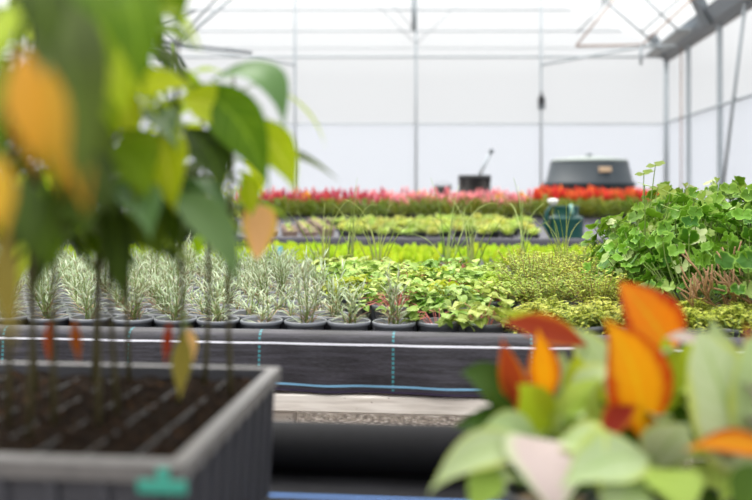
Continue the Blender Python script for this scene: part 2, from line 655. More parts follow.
def soil_mesh(rad, h):
    mb = MB()
    rows = []
    n = 16
    ce = mb.add((0, 0, h * .86))
    rings = []
    for q in (.5, 1.0):
        rings.append([mb.add((rad * .885 * q * math.cos(2 * PI * k / n), rad * .885 * q * math.sin(2 * PI * k / n), h * (.85 if q < 1 else .82) + U(-.002, .002))) for k in range(n)])
    for k in range(n):
        j = (k + 1) % n
        mb.face(ce, rings[0][k], rings[0][j])
        mb.face(rings[0][k], rings[1][k], rings[1][j], rings[0][j])
    return mb


def potted(name, cat, rad, h, pm=None, sm=None):
    p = proto(name, cat)
    pot_mesh(rad, h).build('pot', pm or M['pot'], p)
    soil_mesh(rad, h).build('soil', sm or M['soil'], p)
    return p


# ------------------------------------------------------------------ setting
def struct(o, label=None, cat=None):
    return tag(o, label, cat, kind='structure')


def plane_obj(name, pts, m):
    mb = MB()
    ids = [mb.add(p, (i, 0)) for i, p in enumerate(pts)]
    mb.face(*ids, flat=True)
    return struct(mb.build(name, m))


FLOORMB = MB()
FLOORMB.box((0, 12, -.05), (60, 60, .1))
struct(FLOORMB.build('floor', M['gravel']), 'gravel floor of the greenhouse under the benches', 'floor')

WY = 20.0
WD = Vector((math.sin(R(6.75)), math.cos(R(6.75)), 0))          # run of the right wall
CORNER = Vector((6.71, WY, 0))


def RW(s, z):                                                   # s metres from the far corner towards the camera
    p = CORNER - WD * s
    return Vector((p.x, p.y, z))


XL = -9.0
EAVE, RIDGE, RX = 4.32, 7.6, -1.2
plane_obj('wall_back', [(XL, WY, 2.6), (6.71, WY, 2.6), (6.71, WY, EAVE), (RX, WY, RIDGE), (XL, WY, EAVE)], M['film'])
plane_obj('wall_back.001', [(XL, WY, 0), (6.71, WY, 0), (6.71, WY, 2.6), (XL, WY, 2.6)], M['film_low'])
plane_obj('wall_right', [RW(0, 2.63), RW(24, 2.63), RW(24, EAVE), RW(0, EAVE)], M['film'])
plane_obj('wall_right.001', [RW(0, 0), RW(24, 0), RW(24, 2.63), RW(0, 2.63)], M['film_low'])
plane_obj('wall_left', [(XL, WY, 0), (XL, -3.5, 0), (XL, -3.5, EAVE), (XL, WY, EAVE)], M['film_low'])
e0, e1 = RW(0, EAVE), RW(24, EAVE)
plane_obj('ceiling', [e0, e1, (RX, -3.8, RIDGE), (RX, WY, RIDGE)], M['film_roof'])
plane_obj('ceiling.001', [(RX, WY, RIDGE), (RX, -3.8, RIDGE), (XL, -3.5, EAVE), (XL, WY, EAVE)], M['film_roof'])

trim_no = [0]


def trim(pts, rad, m, label, box=None):
    trim_no[0] += 1
    mb = MB()
    if box:
        a, b = Vector(pts[0]), Vector(pts[1])
        d = (b - a)
        q = d.to_track_quat('X', 'Z').to_matrix()
        mb.box((a + b) / 2, (d.length, box[0], box[1]), M=q, bev=.006)
    else:
        mb.tube(pts, rad, 8)
    o = mb.build('trim_%d' % trim_no[0], m)
    return struct(o, label, 'greenhouse frame')


for px, w in ((295, 'behind the red flowers'), (416, 'in the middle of the back wall'), (541, 'beside the green tank')):
    x = (px - CX) * (WY - .08) / F
    trim([(x, WY - .08, 0), (x, WY - .08, EAVE + (RIDGE - EAVE) * .55)], .027, M['steel'], 'slim grey steel post of the back wall ' + w)
for k, px in enumerate((174, 52, -70)):
    x = (px - CX) * (WY - .08) / F
    trim([(x, WY - .08, 0), (x, WY - .08, EAVE + .3)], .027, M['steel'], 'slim grey back wall post behind the tray seedlings, %s from the red flowers' % ORD[k + 1])
trim([CORNER + Vector((-.06, -.06, 0)), CORNER + Vector((-.06, -.06, EAVE))], .06, M['steel'], 'grey corner post where back and right walls meet')
for py, rad, lab in ((124, .014, 'thin'), (57, .022, 'lowest roof-level'), (48, .010, 'second roof-level'), (31, .015, 'third roof-level'), (10, .018, 'topmost')):
    z = CAMZ + (HY - py) * (WY - .04) / F
    xr = 6.65 if z < EAVE else 6.65 - (z - EAVE) / (RIDGE - EAVE) * 7.9
    trim([(XL + .1 + (max(0, z - EAVE) / (RIDGE - EAVE) * 7.7), WY - .04, z), (xr, WY - .04, z)], rad, M['steel'], lab + ' horizontal rail across the back wall')
for k, (s, wd) in enumerate(((2.22, .075), (4.55, .08), (6.9, .08), (9.2, .08), (11.5, .08), (13.8, .08))):
    trim([RW(s, 0) + Vector((-.06, 0, 0)), RW(s, EAVE) + Vector((-.06, 0, 0))], 0, M['steel'], 'grey steel upright on the right wall, %s from the far corner' % ORD[k + 1], box=(wd, wd))
trim([RW(.05, 2.63) + Vector((-.06, 0, 0)), RW(24, 2.63) + Vector((-.06, 0, 0))], .03, M['steel'], 'thin horizontal rail along the right wall')
trim([RW(1.75, .6) + Vector((-.1, 0, 0)), RW(1.75, EAVE - .1) + Vector((-.1, 0, 0))], .014, M['rust'], 'thin reddish rod on the right wall')
trim([RW(4.9, 1.0) + Vector((-.12, 0, 0)), RW(6.3, EAVE - .1) + Vector((-.12, 0, 0))], .03, M['steel'], 'slanting brace on the right wall')
# eaves gutter: C-shaped channel with a lower flange
g = MB()
prof = [(-.06, 4.06), (-.20, 4.14), (-.34, 4.36), (-.30, 4.38), (-.17, 4.2), (-.05, 4.18), (.04, 4.52), (.1, 4.5), (.06, 4.06)]
rows = []
for s in (0, 5, 10, 15, 20, 24):
    p = RW(s, 0)
    rows.append([p + Vector((a, 0, z)) for a, z in prof])
bs = g.grid(rows, closed=True)
g.face(*bs[0], flat=True)
g.face(*reversed(bs[-1]), flat=True)
struct(g.build('trim_%d' % (trim_no[0] + 1), M['steel_mid'], smooth=False), 'grey steel eaves gutter along the right wall', 'gutter')
trim_no[0] += 1
for k, s in enumerate((.35, 4.4, 8.8)):
    trim([RW(s, 4.1) + Vector((-.2, 0, 0)), RW(s, 4.62) + Vector((-.46, 0, 0))], 0, M['steel_dark'], 'dark bracket under the eaves gutter, %s from the far corner' % ORD[k + 1], box=(.3, .14))
trim([RW(3.6, 4.16) + Vector((-.46, 0, 0)), RW(.5, 4.12) + Vector((-.46, 0, 0))], 0, M['steel'], 'flat grey plate under the gutter near the far corner', box=(.3, .05))
trim([at(541, 65, 19.85), at(668, 42, 19.7)], .026, M['steel'], 'grey brace from the post beside the tank up to the corner')
trim([at(150, 42, 19.8), at(295, 65, 19.85)], .024, M['steel'], 'grey brace meeting the post behind the red flowers')
# left pale pipe between the second and third benches
lp = at(18, 183, 6.22)
trim([(lp.x, lp.y, 0), (lp.x, lp.y, 5.6)], .016, M['steel_white'], 'pale thin pipe upright seen past the seedling leaves')


def rods(name, label, cat, segs):
    t0 = thing(name, label, cat, Vector(segs[0][1]))
    for nm, a, b, rad, m in segs:
        mb = MB(t0.location)
        mb.tube([a, b], rad, 8)
        mb.build(nm, m, t0)
    t0['kind'] = 'structure'
    return t0


Y1, Y2 = 15.0, 15.5
rods('trim_lattice_truss', 'lattice roof truss of thin rods above the green tank', 'roof truss', [
    ('bottom_chord', at(576, 46, Y1), at(641, 45, Y1), .016, M['rust']),
    ('diagonal_rod', at(576, 46, Y1), at(625, -14, Y1), .014, M['rust']),
    ('diagonal_rod', at(577, 33, Y2), at(622, -14, Y2), .012, M['steel_dark']),
    ('diagonal_rod', at(641, 46, Y1), at(706, -14, Y1), .015, M['rust']),
    ('diagonal_rod', at(641, 32, Y2), at(694, -14, Y2), .014, M['steel_dark']),
    ('diagonal_rod', at(588, -14, Y1), at(664, 52, Y1), .02, M['steel']),
    ('diagonal_rod', at(632, -14, Y2), at(682, 34, Y2), .02, M['steel']),
    ('diagonal_rod', at(682, -14, Y2), at(712, 14, Y2), .02, M['steel']),
    ('tie_bar', at(641, 46, Y1), at(676, 46, Y1), .02, M['steel']),
    ('hanging_rod', at(641, 45, Y1), at(641, 65, Y1), .025, M['steel']),
    ('diagonal_rod', at(600, 4, Y1), at(622, -14, Y2), .02, M['steel']),
    ('top_chord', Vector((XL + .05, Y1, at(588, -14, Y1).z)), Vector((RW(5.2, 0).x - .1, Y1, at(588, -14, Y1).z)), .02, M['steel'])])
rods('trim_lattice_truss', 'lattice roof truss seen past the seedling leaves', 'roof truss', [
    ('bottom_chord', at(128, 38, Y1), at(178, 44, Y1), .03, M['steel_dark']),
    ('diagonal_rod', at(178, 44, Y1), at(246, -14, Y1), .024, M['steel']),
    ('diagonal_rod', at(172, 46, Y2), at(228, -14, Y2), .02, M['steel_dark']),
    ('diagonal_rod', at(178, 44, Y1), at(118, -14, Y1), .026, M['steel']),
    ('diagonal_rod', at(128, 38, Y2), at(196, 10, Y2), .024, M['steel_dark']),
    ('tie_bar', at(178, 44, Y1), at(252, 53, Y1), .028, M['steel_dark']),
    ('top_chord', at(110, -14, Y1), at(250, -14, Y1), .02, M['steel'])])
rods('trim_lattice_truss', 'faint lattice rods high on the middle post of the back wall', 'roof truss', [
    ('diagonal_rod', at(416, 44, 19.8), at(358, -14, 19.8), .009, M['steel']),
    ('diagonal_rod', at(416, 44, 19.8), at(478, -14, 19.8), .009, M['steel']),
    ('diagonal_rod', at(412, 28, 19.7), at(378, -14, 19.7), .009, M['steel']),
    ('post_sleeve', at(414, 30, 19.85), at(414, -14, 19.85), .055, M['steel'])])

# hanging sprinkler with two hooks, past the leaves
s0 = thing('overhead_sprinkler', 'dark hanging sprinkler head under the roof rods behind the seedling leaves', 'sprinkler', at(173, 44, 15))
mb = MB(s0.location)
mb.tube([at(173, 43.4, 15), at(173, 82, 15)], .05, 8)
mb.build('drop_pipe', M['stem_green'], s0)
mb = MB(s0.location)
mb.tube([at(173, 50, 15), at(164, 48, 15), at(159, 54, 15), at(162, 60, 15)], .035, 7)
mb.build('hook', M['steel_dark'], s0)
mb = MB(s0.location)
mb.tube([at(173, 54, 15), at(179, 58, 15), at(184, 68, 15)], .035, 7)
mb.build('hook', M['steel_dark'], s0)

# box on the post beside the tank
s0 = thing('sensor_box', 'small black box fixed on the slim post above the green tank', 'sensor', at(541.5, 110, 19.8))
mb = MB(s0.location)
mb.box(at(541.5, 101, 19.86), (.15, .1, .2), bev=.02)
mb.build('housing', M['black'], s0)
mb = MB(s0.location)
mb.box(at(541.5, 107, 19.86), (.17, .1, .1), bev=.02)
mb.build('bracket', M['steel_dark'], s0)
mb = MB(s0.location)
mb.tube([at(541.5, 97, 19.86), at(541.5, 92, 19.86)], .03, 8)
mb.build('cap', M['black'], s0)


# ------------------------------------------------------------------ benches
def cloth(name, label, prof, u0, u1, mat, nu=90, wrinkle=.007, hem=.007):
    """a long cloth over a bench: prof is (v, z, s) with s the distance along the cloth"""
    mb = MB()
    rows, uvs = [], []
    ph = [U(0, 6) for _ in range(6)]
    s_hem = prof[0][2]
    for v, z, s in prof:
        row, uvr = [], []
        for i in range(nu + 1):
            u = u0 + (u1 - u0) * i / nu
            k = max(0.0, 1 - abs(s - s_hem) / .16)
            w = wrinkle * (math.sin(u * 9 + ph[0] + s * 6) + .6 * math.sin(u * 23 + ph[1]) + .4 * math.sin(u * 41 + ph[2] + s * 30)) * (.15 + k)
            dz = hem * k * k * (math.sin(u * 4.2 + ph[3]) + .5 * math.sin(u * 11 + ph[4]))
            row.append(B(u, v - w if v < 1 else v, z + dz))
            uvr.append((u, s))
        rows.append(row)
        uvs.append(uvr)
    mb.grid(rows, uvs)
    return tag(mb.build(name, mat), label, 'fabric')


def fill_profile(pts, step=.02):
    out, s = [], 0.0
    for i in range(len(pts) - 1):
        a, b = pts[i], pts[i + 1]
        L = math.hypot(b[0] - a[0], b[1] - a[1])
        n = max(1, min(12, int(L / step)))
        for k in range(n):
            q = k / n
            out.append((a[0] + (b[0] - a[0]) * q, a[1] + (b[1] - a[1]) * q, s + L * q))
        s += L
    out.append((*pts[-1], s))
    return out


def bench(label, v0, v1, z_top, u0, u1, front_legs, back_legs, rail_z0, rail_z1, lip=0.0, over=.02):
    t0 = thing('greenhouse_bench', label, 'bench', B((u0 + u1) / 2, v0, 0), BA)
    L, D = u1 - u0, v1 - v0
    uc = (u0 + u1) / 2
    mb = MB()
    mb.box((0, D / 2, z_top - .0125), (L, D - .02, .023))
    mb.build('deck', M['wood'], t0)
    for y in (over + .02, D - over - .02):
        mb = MB()
        mb.box((0, y, (rail_z0 + rail_z1) / 2), (L, .04, rail_z1 - rail_z0), bev=.004)
        mb.build('rail', M['wood'], t0)
    if lip:
        for y in (.02, D - .02):
            mb = MB()
            mb.box((0, y, (rail_z1 + z_top + lip) / 2 + .001), (L, .022, z_top + lip - rail_z1 - .01))
            mb.build('side_board', M['wood'], t0)
    for us, y in ((front_legs, over + .065), (back_legs, D - over - .065)):
        for u in us:
            mb = MB()
            mb.box((u - uc, y, (z_top - .03) / 2), (.07, .05, z_top - .03), bev=.004)
            mb.build('leg', M['wood'], t0)
    return t0


# first bench (in focus)
Z1 = .762
bench('long timber bench carrying the silver-leaved pots and the geraniums', 0.0, 1.86, Z1 - .004, -3.0, 3.2, (-2.6, .075, 2.5), (-2.7, -1.0, 1.6, 3.0), .664, .709, lip=.085, over=-.014)
pf = fill_profile([(-.02, .722), (-.022, .745), (-.018, .80), (-.014, .848), (-.006, .862), (.006, .868), (.022, .869), (.034, .862), (.038, .84), (.042, .775), (.06, Z1),
                   (1.80, Z1), (1.822, .78), (1.826, .85), (1.84, .868), (1.86, .868), (1.874, .85), (1.878, .72)])
M['cloth1'] = fabric('woven_cover_lined', [(.118, .0027, srgb(225, 225, 236)), (.017, .0028, srgb(120, 170, 205)), (.0, .006, srgb(48, 38, 66))], .345, tpos=.42)
cloth('ground_cover_fabric', 'black woven cover hanging over the front bench edge with white and blue lines', pf, -3.0, 3.2, M['cloth1'], nu=260)

# second bench (lettuces)
Z2 = .742
M['cloth2'] = fabric('woven_cover_plain', [(.06, .004, srgb(190, 190, 200))], 0)
bench('low timber bench carrying the lime green lettuces', 2.86, 3.98, Z2 - .004, -4.2, 3.6, (-3.8, -1.2, 1.4, 3.2), (-3.8, -1.2, 1.4, 3.2), .65, .70)
cloth('ground_cover_fabric', 'dark woven cover under the lime green lettuces', fill_profile([(2.85, .66), (2.848, .76), (2.86, Z2), (3.98, Z2), (3.992, .76), (3.99, .66)], .05), -4.2, 3.6, M['cloth2'])
# third bench (pale rosettes, watering can)
Z3 = .80
M['cloth3'] = fabric('woven_cover_bed', [(.10 + k * .32, .006, srgb(120, 118, 128)) for k in range(1, 8)], 0, base=(.022, .021, .028))
bench('wide timber bench carrying pale rosettes and the watering can', 4.3, 6.9, Z3 - .004, -5.5, 5.0, (-5, -2, 1, 4), (-5, -2, 1, 4), .66, .72, lip=.03)
cloth('ground_cover_fabric', 'dark woven cover under the pale rosettes and watering can', fill_profile([(4.28, .70), (4.278, .83), (4.29, .842), (4.31, .842), (4.33, Z3), (6.86, Z3), (6.875, .842), (6.9, .842), (6.92, .70)], .05), -5.5, 5.0, M['cloth3'])
# fourth bench (plume flowers)
Z4 = .775
bench('far timber bench carrying the red, pink and orange plume flowers', 7.95, 9.5, Z4 - .004, -6.5, 6.0, (-6, -3, 0, 3, 5.5), (-6, -3, 0, 3, 5.5), .66, .72, lip=.03)
cloth('ground_cover_fabric', 'dark woven cover under the far row of plume flowers', fill_profile([(7.93, .70), (7.928, .83), (7.94, .842), (7.96, .842), (7.98, Z4), (9.47, Z4), (9.49, .842), (9.51, .842), (9.53, .70)], .05), -6.5, 6.0, M['cloth3'])
# near bench (tray, roll, ornamental plants)
ZN = .762
bench('near timber bench under the seedling tray and orange foliage plants', -1.62, -.72, ZN - .004, -1.6, 1.9, (-1.3, 1.6), (-1.3, 1.6), .66, .72)
M['cloth0'] = fabric('woven_cover_blue_line', [(.83, .0048, srgb(96, 132, 190))], 0, base=(.005, .005, .006), spec=.12)
cloth('ground_cover_fabric', 'black woven cover with a blue line on the near bench', fill_profile([(-1.64, .70), (-1.642, .752), (-1.63, ZN), (-.72, ZN), (-.70, .752), (-.70, .70)], .05), -1.6, 1.9, M['cloth0'], wrinkle=.001, hem=.001)

# ------------------------------------------------------------------ silver-leaved pots
PR, PH = .0578, .116


def silver_foliage(h, n, lean, dens=1.0):
    mb = MB()
    z0 = PH * .86
    for k in range(n):
        a = U(0, 2 * PI)
        rr = U(.0, .02)
        d = rdir(U(.03, lean))
        H = h * U(.6, 1.0)
        p0 = Vector((rr * math.cos(a), rr * math.sin(a), z0))
        bend = Vector((U(-.02, .02), U(-.02, .02), 0))
        pts = [p0 + d * (H * q) + bend * q * q for q in (0, .33, .66, 1)]
        mb.mi = 1
        mb.tube(pts, [.0018, .0016, .0013, .0008], 5)
        mb.mi = 0
        m = int(H / .0092 * dens)
        for i in range(m):
            q = (i + .5) / m
            q = q ** .85
            p = p0 + d * (H * q) + bend * q * q
            aa = i * 2.4 + U(-.4, .4)
            out = Vector((math.cos(aa), math.sin(aa), 0))
            el = U(.55, 1.25) * (.8 + .45 * q)
            dd = d * math.sin(el) + out * math.cos(el)
            mb.mi = 2 if (q < .28 and random.random() < .6) else 0
            leaf(mb, p, dd, d - out * .2, U(.036, .066) * (1.05 - .35 * q), U(.0042, .0068), U(.1, .9), .35, blade, 4, 1)
        mb.mi = 0
    for k in range(int(26 * dens)):                      # low spreading leaves round the base
        d = rdir(U(.5, 1.35))
        hd = Vector((d.x, d.y, 0)) * U(0, .022)
        mb.mi = 2 if random.random() < .3 else 0
        leaf(mb, hd + Vector((0, 0, z0 + U(0, .03))), d, (0, 0, 1), U(.035, .062), U(.0045, .007), U(.1, .8), .35, blade, 4, 1)
    mb.mi = 0
    return mb


SILV = []
for h, n, ln, de in ((.155, 7, .34, 1), (.19, 6, .26, 1.0), (.12, 8, .5, 1.0), (.165, 9, .4, .9), (.09, 5, .6, .9), (.05, 3, .7, .8)):
    p = potted('silver_leaved_plant', 'potted plant', PR, PH)
    silver_foliage(h, n, ln, de).build('foliage', [M['silver'], M['stem_green'], M['silver_brown']], p)
    SILV.append(p)

occupied = []
pitch = .1212
v_first = .135
rowpitch = .1085
for row in range(15):
    v = v_first + row * rowpitch
    if v > 1.76:
        break
    Yr = B(0, v).y
    # right-hand end of the silver rows, by bench position
    px_end = {0: 400, 1: 372, 2: 348, 3: 340}.get(row, 334 - 1.5 * row)
    u_end = to_uv(at(px_end, 300, B(.3, v).y))[0]
    n = 0
    u = u_end - (.0 if row % 2 == 0 else pitch / 2)
    # align the columns of even rows with the first row
    k0 = 0 if row == 0 else math.floor((u_end - .363 - (pitch / 2 if row % 2 else 0)) / pitch + 1e-6)
    u = .363 + (pitch / 2 if row % 2 else 0) + k0 * pitch
    while True:
        p = B(u, v, Z1)
        if px_of(p) < -35:
            break
        n += 1
        if row == 0:
            kind = [0, 2, 1, 4, 2, 1, 3, 0, 3, 0, 1][min(n - 1, 10)]
        else:
            kind = random.choices([0, 1, 2, 3, 4, 5], [2.2, 1.4, 2.4, 1.4, 3.5, 4.0])[0]
            if row >= 6 and kind in (0, 1, 3) and px_of(p) > 225:
                kind = random.choice((2, 4, 5))
        rowname = 'front row' if row == 0 else ORD[row + 1] + ' row'
        lab = 'silver-leaved plant in grey pot, %s from the right end of the %s' % (ORD[n], rowname)
        if n == 1 and row == 0:
            lab = 'silver-leaved plant in grey pot, last at the right-hand end of the front row'
        place(SILV[kind], p + Vector((U(-.001, .001), U(-.001, .001), 0)), U(0, 6.28), U(.985, 1.0), lab, 'silver-leaved pots on the front bench')
        u -= pitch


# ------------------------------------------------------------------ leafy herbs, thyme, creeper, chives on the first bench
HR, HH = .074, .128


def herb_foliage(h, n, rad, sz, z0, cupped=.3):
    mb = MB()
    for k in range(n):
        a = U(0, 2 * PI)
        q = math.sqrt(random.random())
        rr = rad * q
        zz = z0 + h * (1 - .55 * q * q) * U(.35, 1.0)
        c = Vector((rr * math.cos(a), rr * math.sin(a), zz))
        s0 = Vector((rr * .25 * math.cos(a), rr * .25 * math.sin(a), z0 - .004))
        mid = (s0 + c) / 2 + Vector((0, 0, .02))
        mb.mi = 1
        mb.tube([s0, mid, c], .0012, 4, cap=False)
        mb.mi = 0
        out = Vector((math.cos(a), math.sin(a), 0))
        for da in ((-.9, 0, .9) if random.random() < .6 else (0,)):
            d = Matrix.Rotation(da + U(-.3, .3), 3, 'Z') @ (out + Vector((0, 0, U(-.1, .5))))
            s = sz * U(.65, 1.1)
            leaf(mb, c, d + Vector((0, 0, U(-.4, .5))), Vector((U(-.5, .5), U(-.5, .5), 1)) + out * .2, s, s * .82, U(.2, 1.3), cupped, ovate, 5, 2, rip=.05)
    return mb


HERB = []
for h, n, rad, sz, mm in ((.068, 62, .115, .036, 'herb'), (.08, 56, .11, .040, 'herb'), (.06, 66, .112, .034, 'herb2'), (.072, 50, .118, .042, 'herb'), (.05, 20, .09, .045, 'herb')):
    p = potted('leafy_herb', 'potted plant', HR, HH, sm=M['soil'])
    herb_foliage(h, n, rad, sz, HH * .86).build('foliage', [M[mm], M['stem_pink'] if sz in (.036, .045) else M['stem_green']], p)
    HERB.append(p)

for h, n in ((.06, 20), (.085, 26)):
    p = potted('leafy_herb', 'potted plant', PR, PH)
    herb_foliage(h, n, .085, .042, PH * .86).build('foliage', [M['herb'], M['stem_pink']], p)
    HERB.append(p)


def thyme_foliage(h, n, rad, z0):
    mb = MB()
    for k in range(n):
        a = U(0, 2 * PI)
        q = math.sqrt(random.random())
        out = Vector((math.cos(a), math.sin(a), 0))
        b = out * (.045 * q)
        b.z = z0 - .004
        H = h * U(.55, 1.05)
        tip = out * (rad * q) + Vector((U(-.02, .02), U(-.02, .02), z0 + H * (1 - .35 * q * q)))
        c = (b + tip) / 2 + Vector((0, 0, .03 * q))
        pts = [bez(b, c, tip, x / 4) for x in range(5)]
        mb.mi = 1
        mb.tube(pts, .0008, 4, cap=False)
        mb.mi = 0
        m = 15
        for i in range(m):
            x = .2 + .8 * (i + 1) / m
            p = bez(b, c, tip, x)
            aa = i * 2.4 + U(-.3, .3)
            d = Vector((math.cos(aa), math.sin(aa), U(.2, .8)))
            leaf(mb, p, d, (0, 0, 1), U(.011, .02), U(.007, .011), .4, .2, ovate, 3, 1)
    return mb


THY = []
for h, n in ((.125, 60), (.11, 64), (.14, 54)):
    p = potted('thyme_plant', 'potted plant', HR, HH)
    thyme_foliage(h, n, .12, HH * .86).build('foliage', [M['olive'], M['stem_brown']], p)
    THY.append(p)


def creeper_foliage(n, rad, z0, drop):
    mb = MB()
    for k in range(n):
        a = U(0, 2 * PI)
        q = math.sqrt(random.random())
        out = Vector((math.cos(a), math.sin(a), 0))
        b = out * (.03 * q) + Vector((0, 0, z0))
        e = rad * q
        tip = out * e + Vector((0, 0, z0 + .055 * U(.5, 1.2) * (1 - q) - (drop * U(.4, 1) if q > .85 else -.012)))
        c = (b + tip) / 2 + Vector((U(-.02, .02), U(-.02, .02), .05))
        mb.mi = 1
        mb.tube([bez(b, c, tip, x / 5) for x in range(6)], .0009, 4, cap=False)
        mb.mi = 0
        for i in range(9):
            x = .15 + .85 * (i + 1) / 9
            p = bez(b, c, tip, x)
            aa = U(0, 6.28)
            leaf(mb, p, (math.cos(aa), math.sin(aa), U(.0, .7)), (0, 0, 1), U(.012, .024), U(.006, .012), .5, .2, lanceolate, 3, 1)
    return mb


CRP = []
for n in (95, 85):
    p = potted('golden_creeper', 'potted plant', PR, PH)
    creeper_foliage(n, .10, PH * .9, .02).build('foliage', [M['gold'], M['stem_green']], p)
    CRP.append(p)


def chive_foliage(n, L, z0):
    mb = MB()
    for k in range(n):
        d = rdir(U(.05, .5))
        b = Vector((U(-.015, .015), U(-.015, .015), z0))
        l = L * U(.6, 1.05)
        pts = []
        hd = Vector((d.x, d.y, 0))
        bend = U(.3, 2.2)
        p = b.copy()
        ax = Vector((-d.y, d.x, 0))
        ax = ax.normalized() if ax.length > 1e-4 else Vector((1, 0, 0))
        dd = d.copy()
        for i in range(9):
            pts.append(p.copy())
            p = p + dd * (l / 8)
            dd = Matrix.Rotation(bend / 8 * (i / 4), 3, ax) @ dd
        r = random.random()
        mb.tube(pts, [.0034 * (1 - .8 * i / 8) for i in range(9)], 5, r=r)
    return mb


CHV = []
for n, L in ((10, .40), (8, .44)):
    p = potted('chive_tuft', 'potted plant', .045, .09)
    chive_foliage(n, L, .08).build('blades', M['chive'], p)
    CHV.append(p)


def geranium_parts(p, H, spread, n, z0, bare=0, pale=.12, toward=None):
    st, fo = MB(), MB()
    for k in range(n):
        a = U(0, 2 * PI)
        q = math.sqrt(random.random())
        out = Vector((math.cos(a), math.sin(a), 0))
        b = out * (.03 * q) + Vector((0, 0, z0 - .005))
        top = H * U(.3, 1.0) * (1 - .35 * q * q)
        c = out * spread * q * U(.8, 1.05) + Vector((0, 0, z0 + top))
        mid = (b + c) / 2 + out * U(-.01, .03) + Vector((0, 0, .02))
        st.tube([b, bez(b, mid, c, .35), bez(b, mid, c, .7), c], [.0026, .002, .0015, .0012], 5, cap=False)
        nrm = Vector((out.x * U(.2, 1.0) + U(-.5, .5), out.y * U(.2, 1.0) + U(-.5, .5), U(.35, 1.0)))
        fo.mi = 1 if random.random() < pale else 0
        round_leaf(fo, c, nrm, out + Vector((U(-.5, .5), U(-.5, .5), 0)), U(.015, .031), lobes=random.choice((5, 7, 7, 9)), cup=U(.1, .7), scal=U(.22, .38))
    if H < .25 and not bare:
        for dx, dy, hz in ((-.085, -.05, .345), (-.13, -.03, .30), (-.05, .02, .37)):
            st.tube([(0, 0, z0), (dx * .5, dy * .5, z0 + hz * .5), (dx, dy, z0 + hz)], [.0025, .002, .0014], 5, cap=False)
            fo.mi = 1
            round_leaf(fo, (dx, dy, z0 + hz), (-.1, -.35, 1), (-1, -.3, .1), .03, lobes=7, cup=.1, scal=.25)
    st.build('stems', M['stem_green'], p)
    fo.build('foliage', [M['geran'], M['geran_pale']], p)
    if bare:
        br = MB()
        for k in range(bare):
            a = U(0, 2 * PI) if toward is None else toward + U(-1.3, 1.3)
            out = Vector((math.cos(a), math.sin(a), 0))
            b = out * .02 + Vector((0, 0, z0 - .01))
            L = U(.13, .25)
            pts = [b]
            d = (out * U(.5, 1.1) + Vector((U(-.5, .5), 0, U(.1, 1.0)))).normalized()
            for i in range(4):
                pts.append(pts[-1] + d * L / 4)
                d = (d + Vector((U(-.7, .7), U(-.5, .5), U(-.4, .45)))).normalized()
            br.tube(pts, [.0036, .0032, .0029, .0025, .002], 6)
            for i in (2, 3):
                d2 = (d + Vector((U(-.8, .8), U(-.8, .8), U(-.1, .9)))).normalized()
                br.tube([pts[i], pts[i] + d2 * .03, pts[i] + d2 * .05 + Vector((0, 0, .012))], [.0026, .0022, .0018], 5)
        tag(br.build('bare_stems', M['stem_brown'], p), 'brown woody bare stems')


GER = []
for H, sp, n, bare in ((.27, .17, 150, 0), (.31, .16, 145, 0), (.24, .18, 130, 0), (.2, .17, 46, 18)):
    p = potted('geranium_plant', 'potted plant', .08, .13)
    geranium_parts(p, H, sp, n, .13 * .86, bare, toward=-PI / 2)
    GER.append(p)

# where they stand: leafy herbs behind the front row in the middle
HL = 'leafy herbs in larger grey pots'
for r_ in range(7):
    v = .375 + r_ * .165
    k = 0
    for i in range(8):
        u = to_uv(at((397, 374, 356, 350, 346, 342, 338)[r_], 300, B(.3, v).y))[0] + (i + (.35 if r_ % 2 else 0)) * .158
        p = B(u, v, Z1)
        x = px_of(p)
        lim = 500 if r_ < 3 else (505 if r_ < 6 else 492)
        if x > lim:
            break
        k += 1
        kd = random.choice([0, 1, 3]) if random.random() < .6 else 2
        if r_ == 0:
            kd = [0, 1, 3, 4][i % 4]
        lab = 'pale leafy herb, %s from the silver plants in the %s herb row from the front' % (ORD[k], ORD[r_ + 1])
        place(HERB[kd], p, U(0, 6.28), U(.96, 1.02), lab, HL)
# front row right of the silver plants
for (u, kd, lab) in ((.4842, 5, 'thin pink-stemmed herb in grey pot right after the silver front row'), (.6054, 6, 'leafy herb with pink stems at front edge beside the orange foliage')):
    place(HERB[kd], B(u, .15, Z1), 1.0 + u, 1.0, lab, 'front edge herbs')
# golden creepers along the front edge
k = 0
for r_ in range(2):
    for i in range(7 - r_):
        u = 1.045 + i * .128 + r_ * .06 - (0 if r_ == 0 else 0)
        u = to_uv(at(535, 300, B(.9, .14 + r_ * .115).y))[0] + i * .128 + r_ * .05
        p = B(u, .14 + r_ * .115, Z1)
        k += 1
        place(CRP[k % 2], p, U(0, 6.28), 1.0, 'yellow-green creeper in %s, %s from the herbs' % ('front edge row' if r_ == 0 else 'row behind the front creepers', ORD[i + 1]), 'golden creepers behind the orange foliage')
# thyme
for r_ in range(7):
    v = .40 + r_ * .165
    k = 0
    for i in range(9):
        u = .62 + i * .158 + (.079 if r_ % 2 else 0)
        p = B(u, v, Z1)
        x = px_of(p)
        if x < (502 if r_ < 3 else (510 if r_ < 6 else 498)) or x > 640 + r_ * 2:
            continue
        k += 1
        place(THY[random.randrange(3)], p, U(0, 6.28), U(.95, 1.03), 'small-leaved thyme, %s from the leafy herbs in the %s thyme row from the front' % (ORD[k], ORD[r_ + 1]), 'thyme pots beside the geraniums')
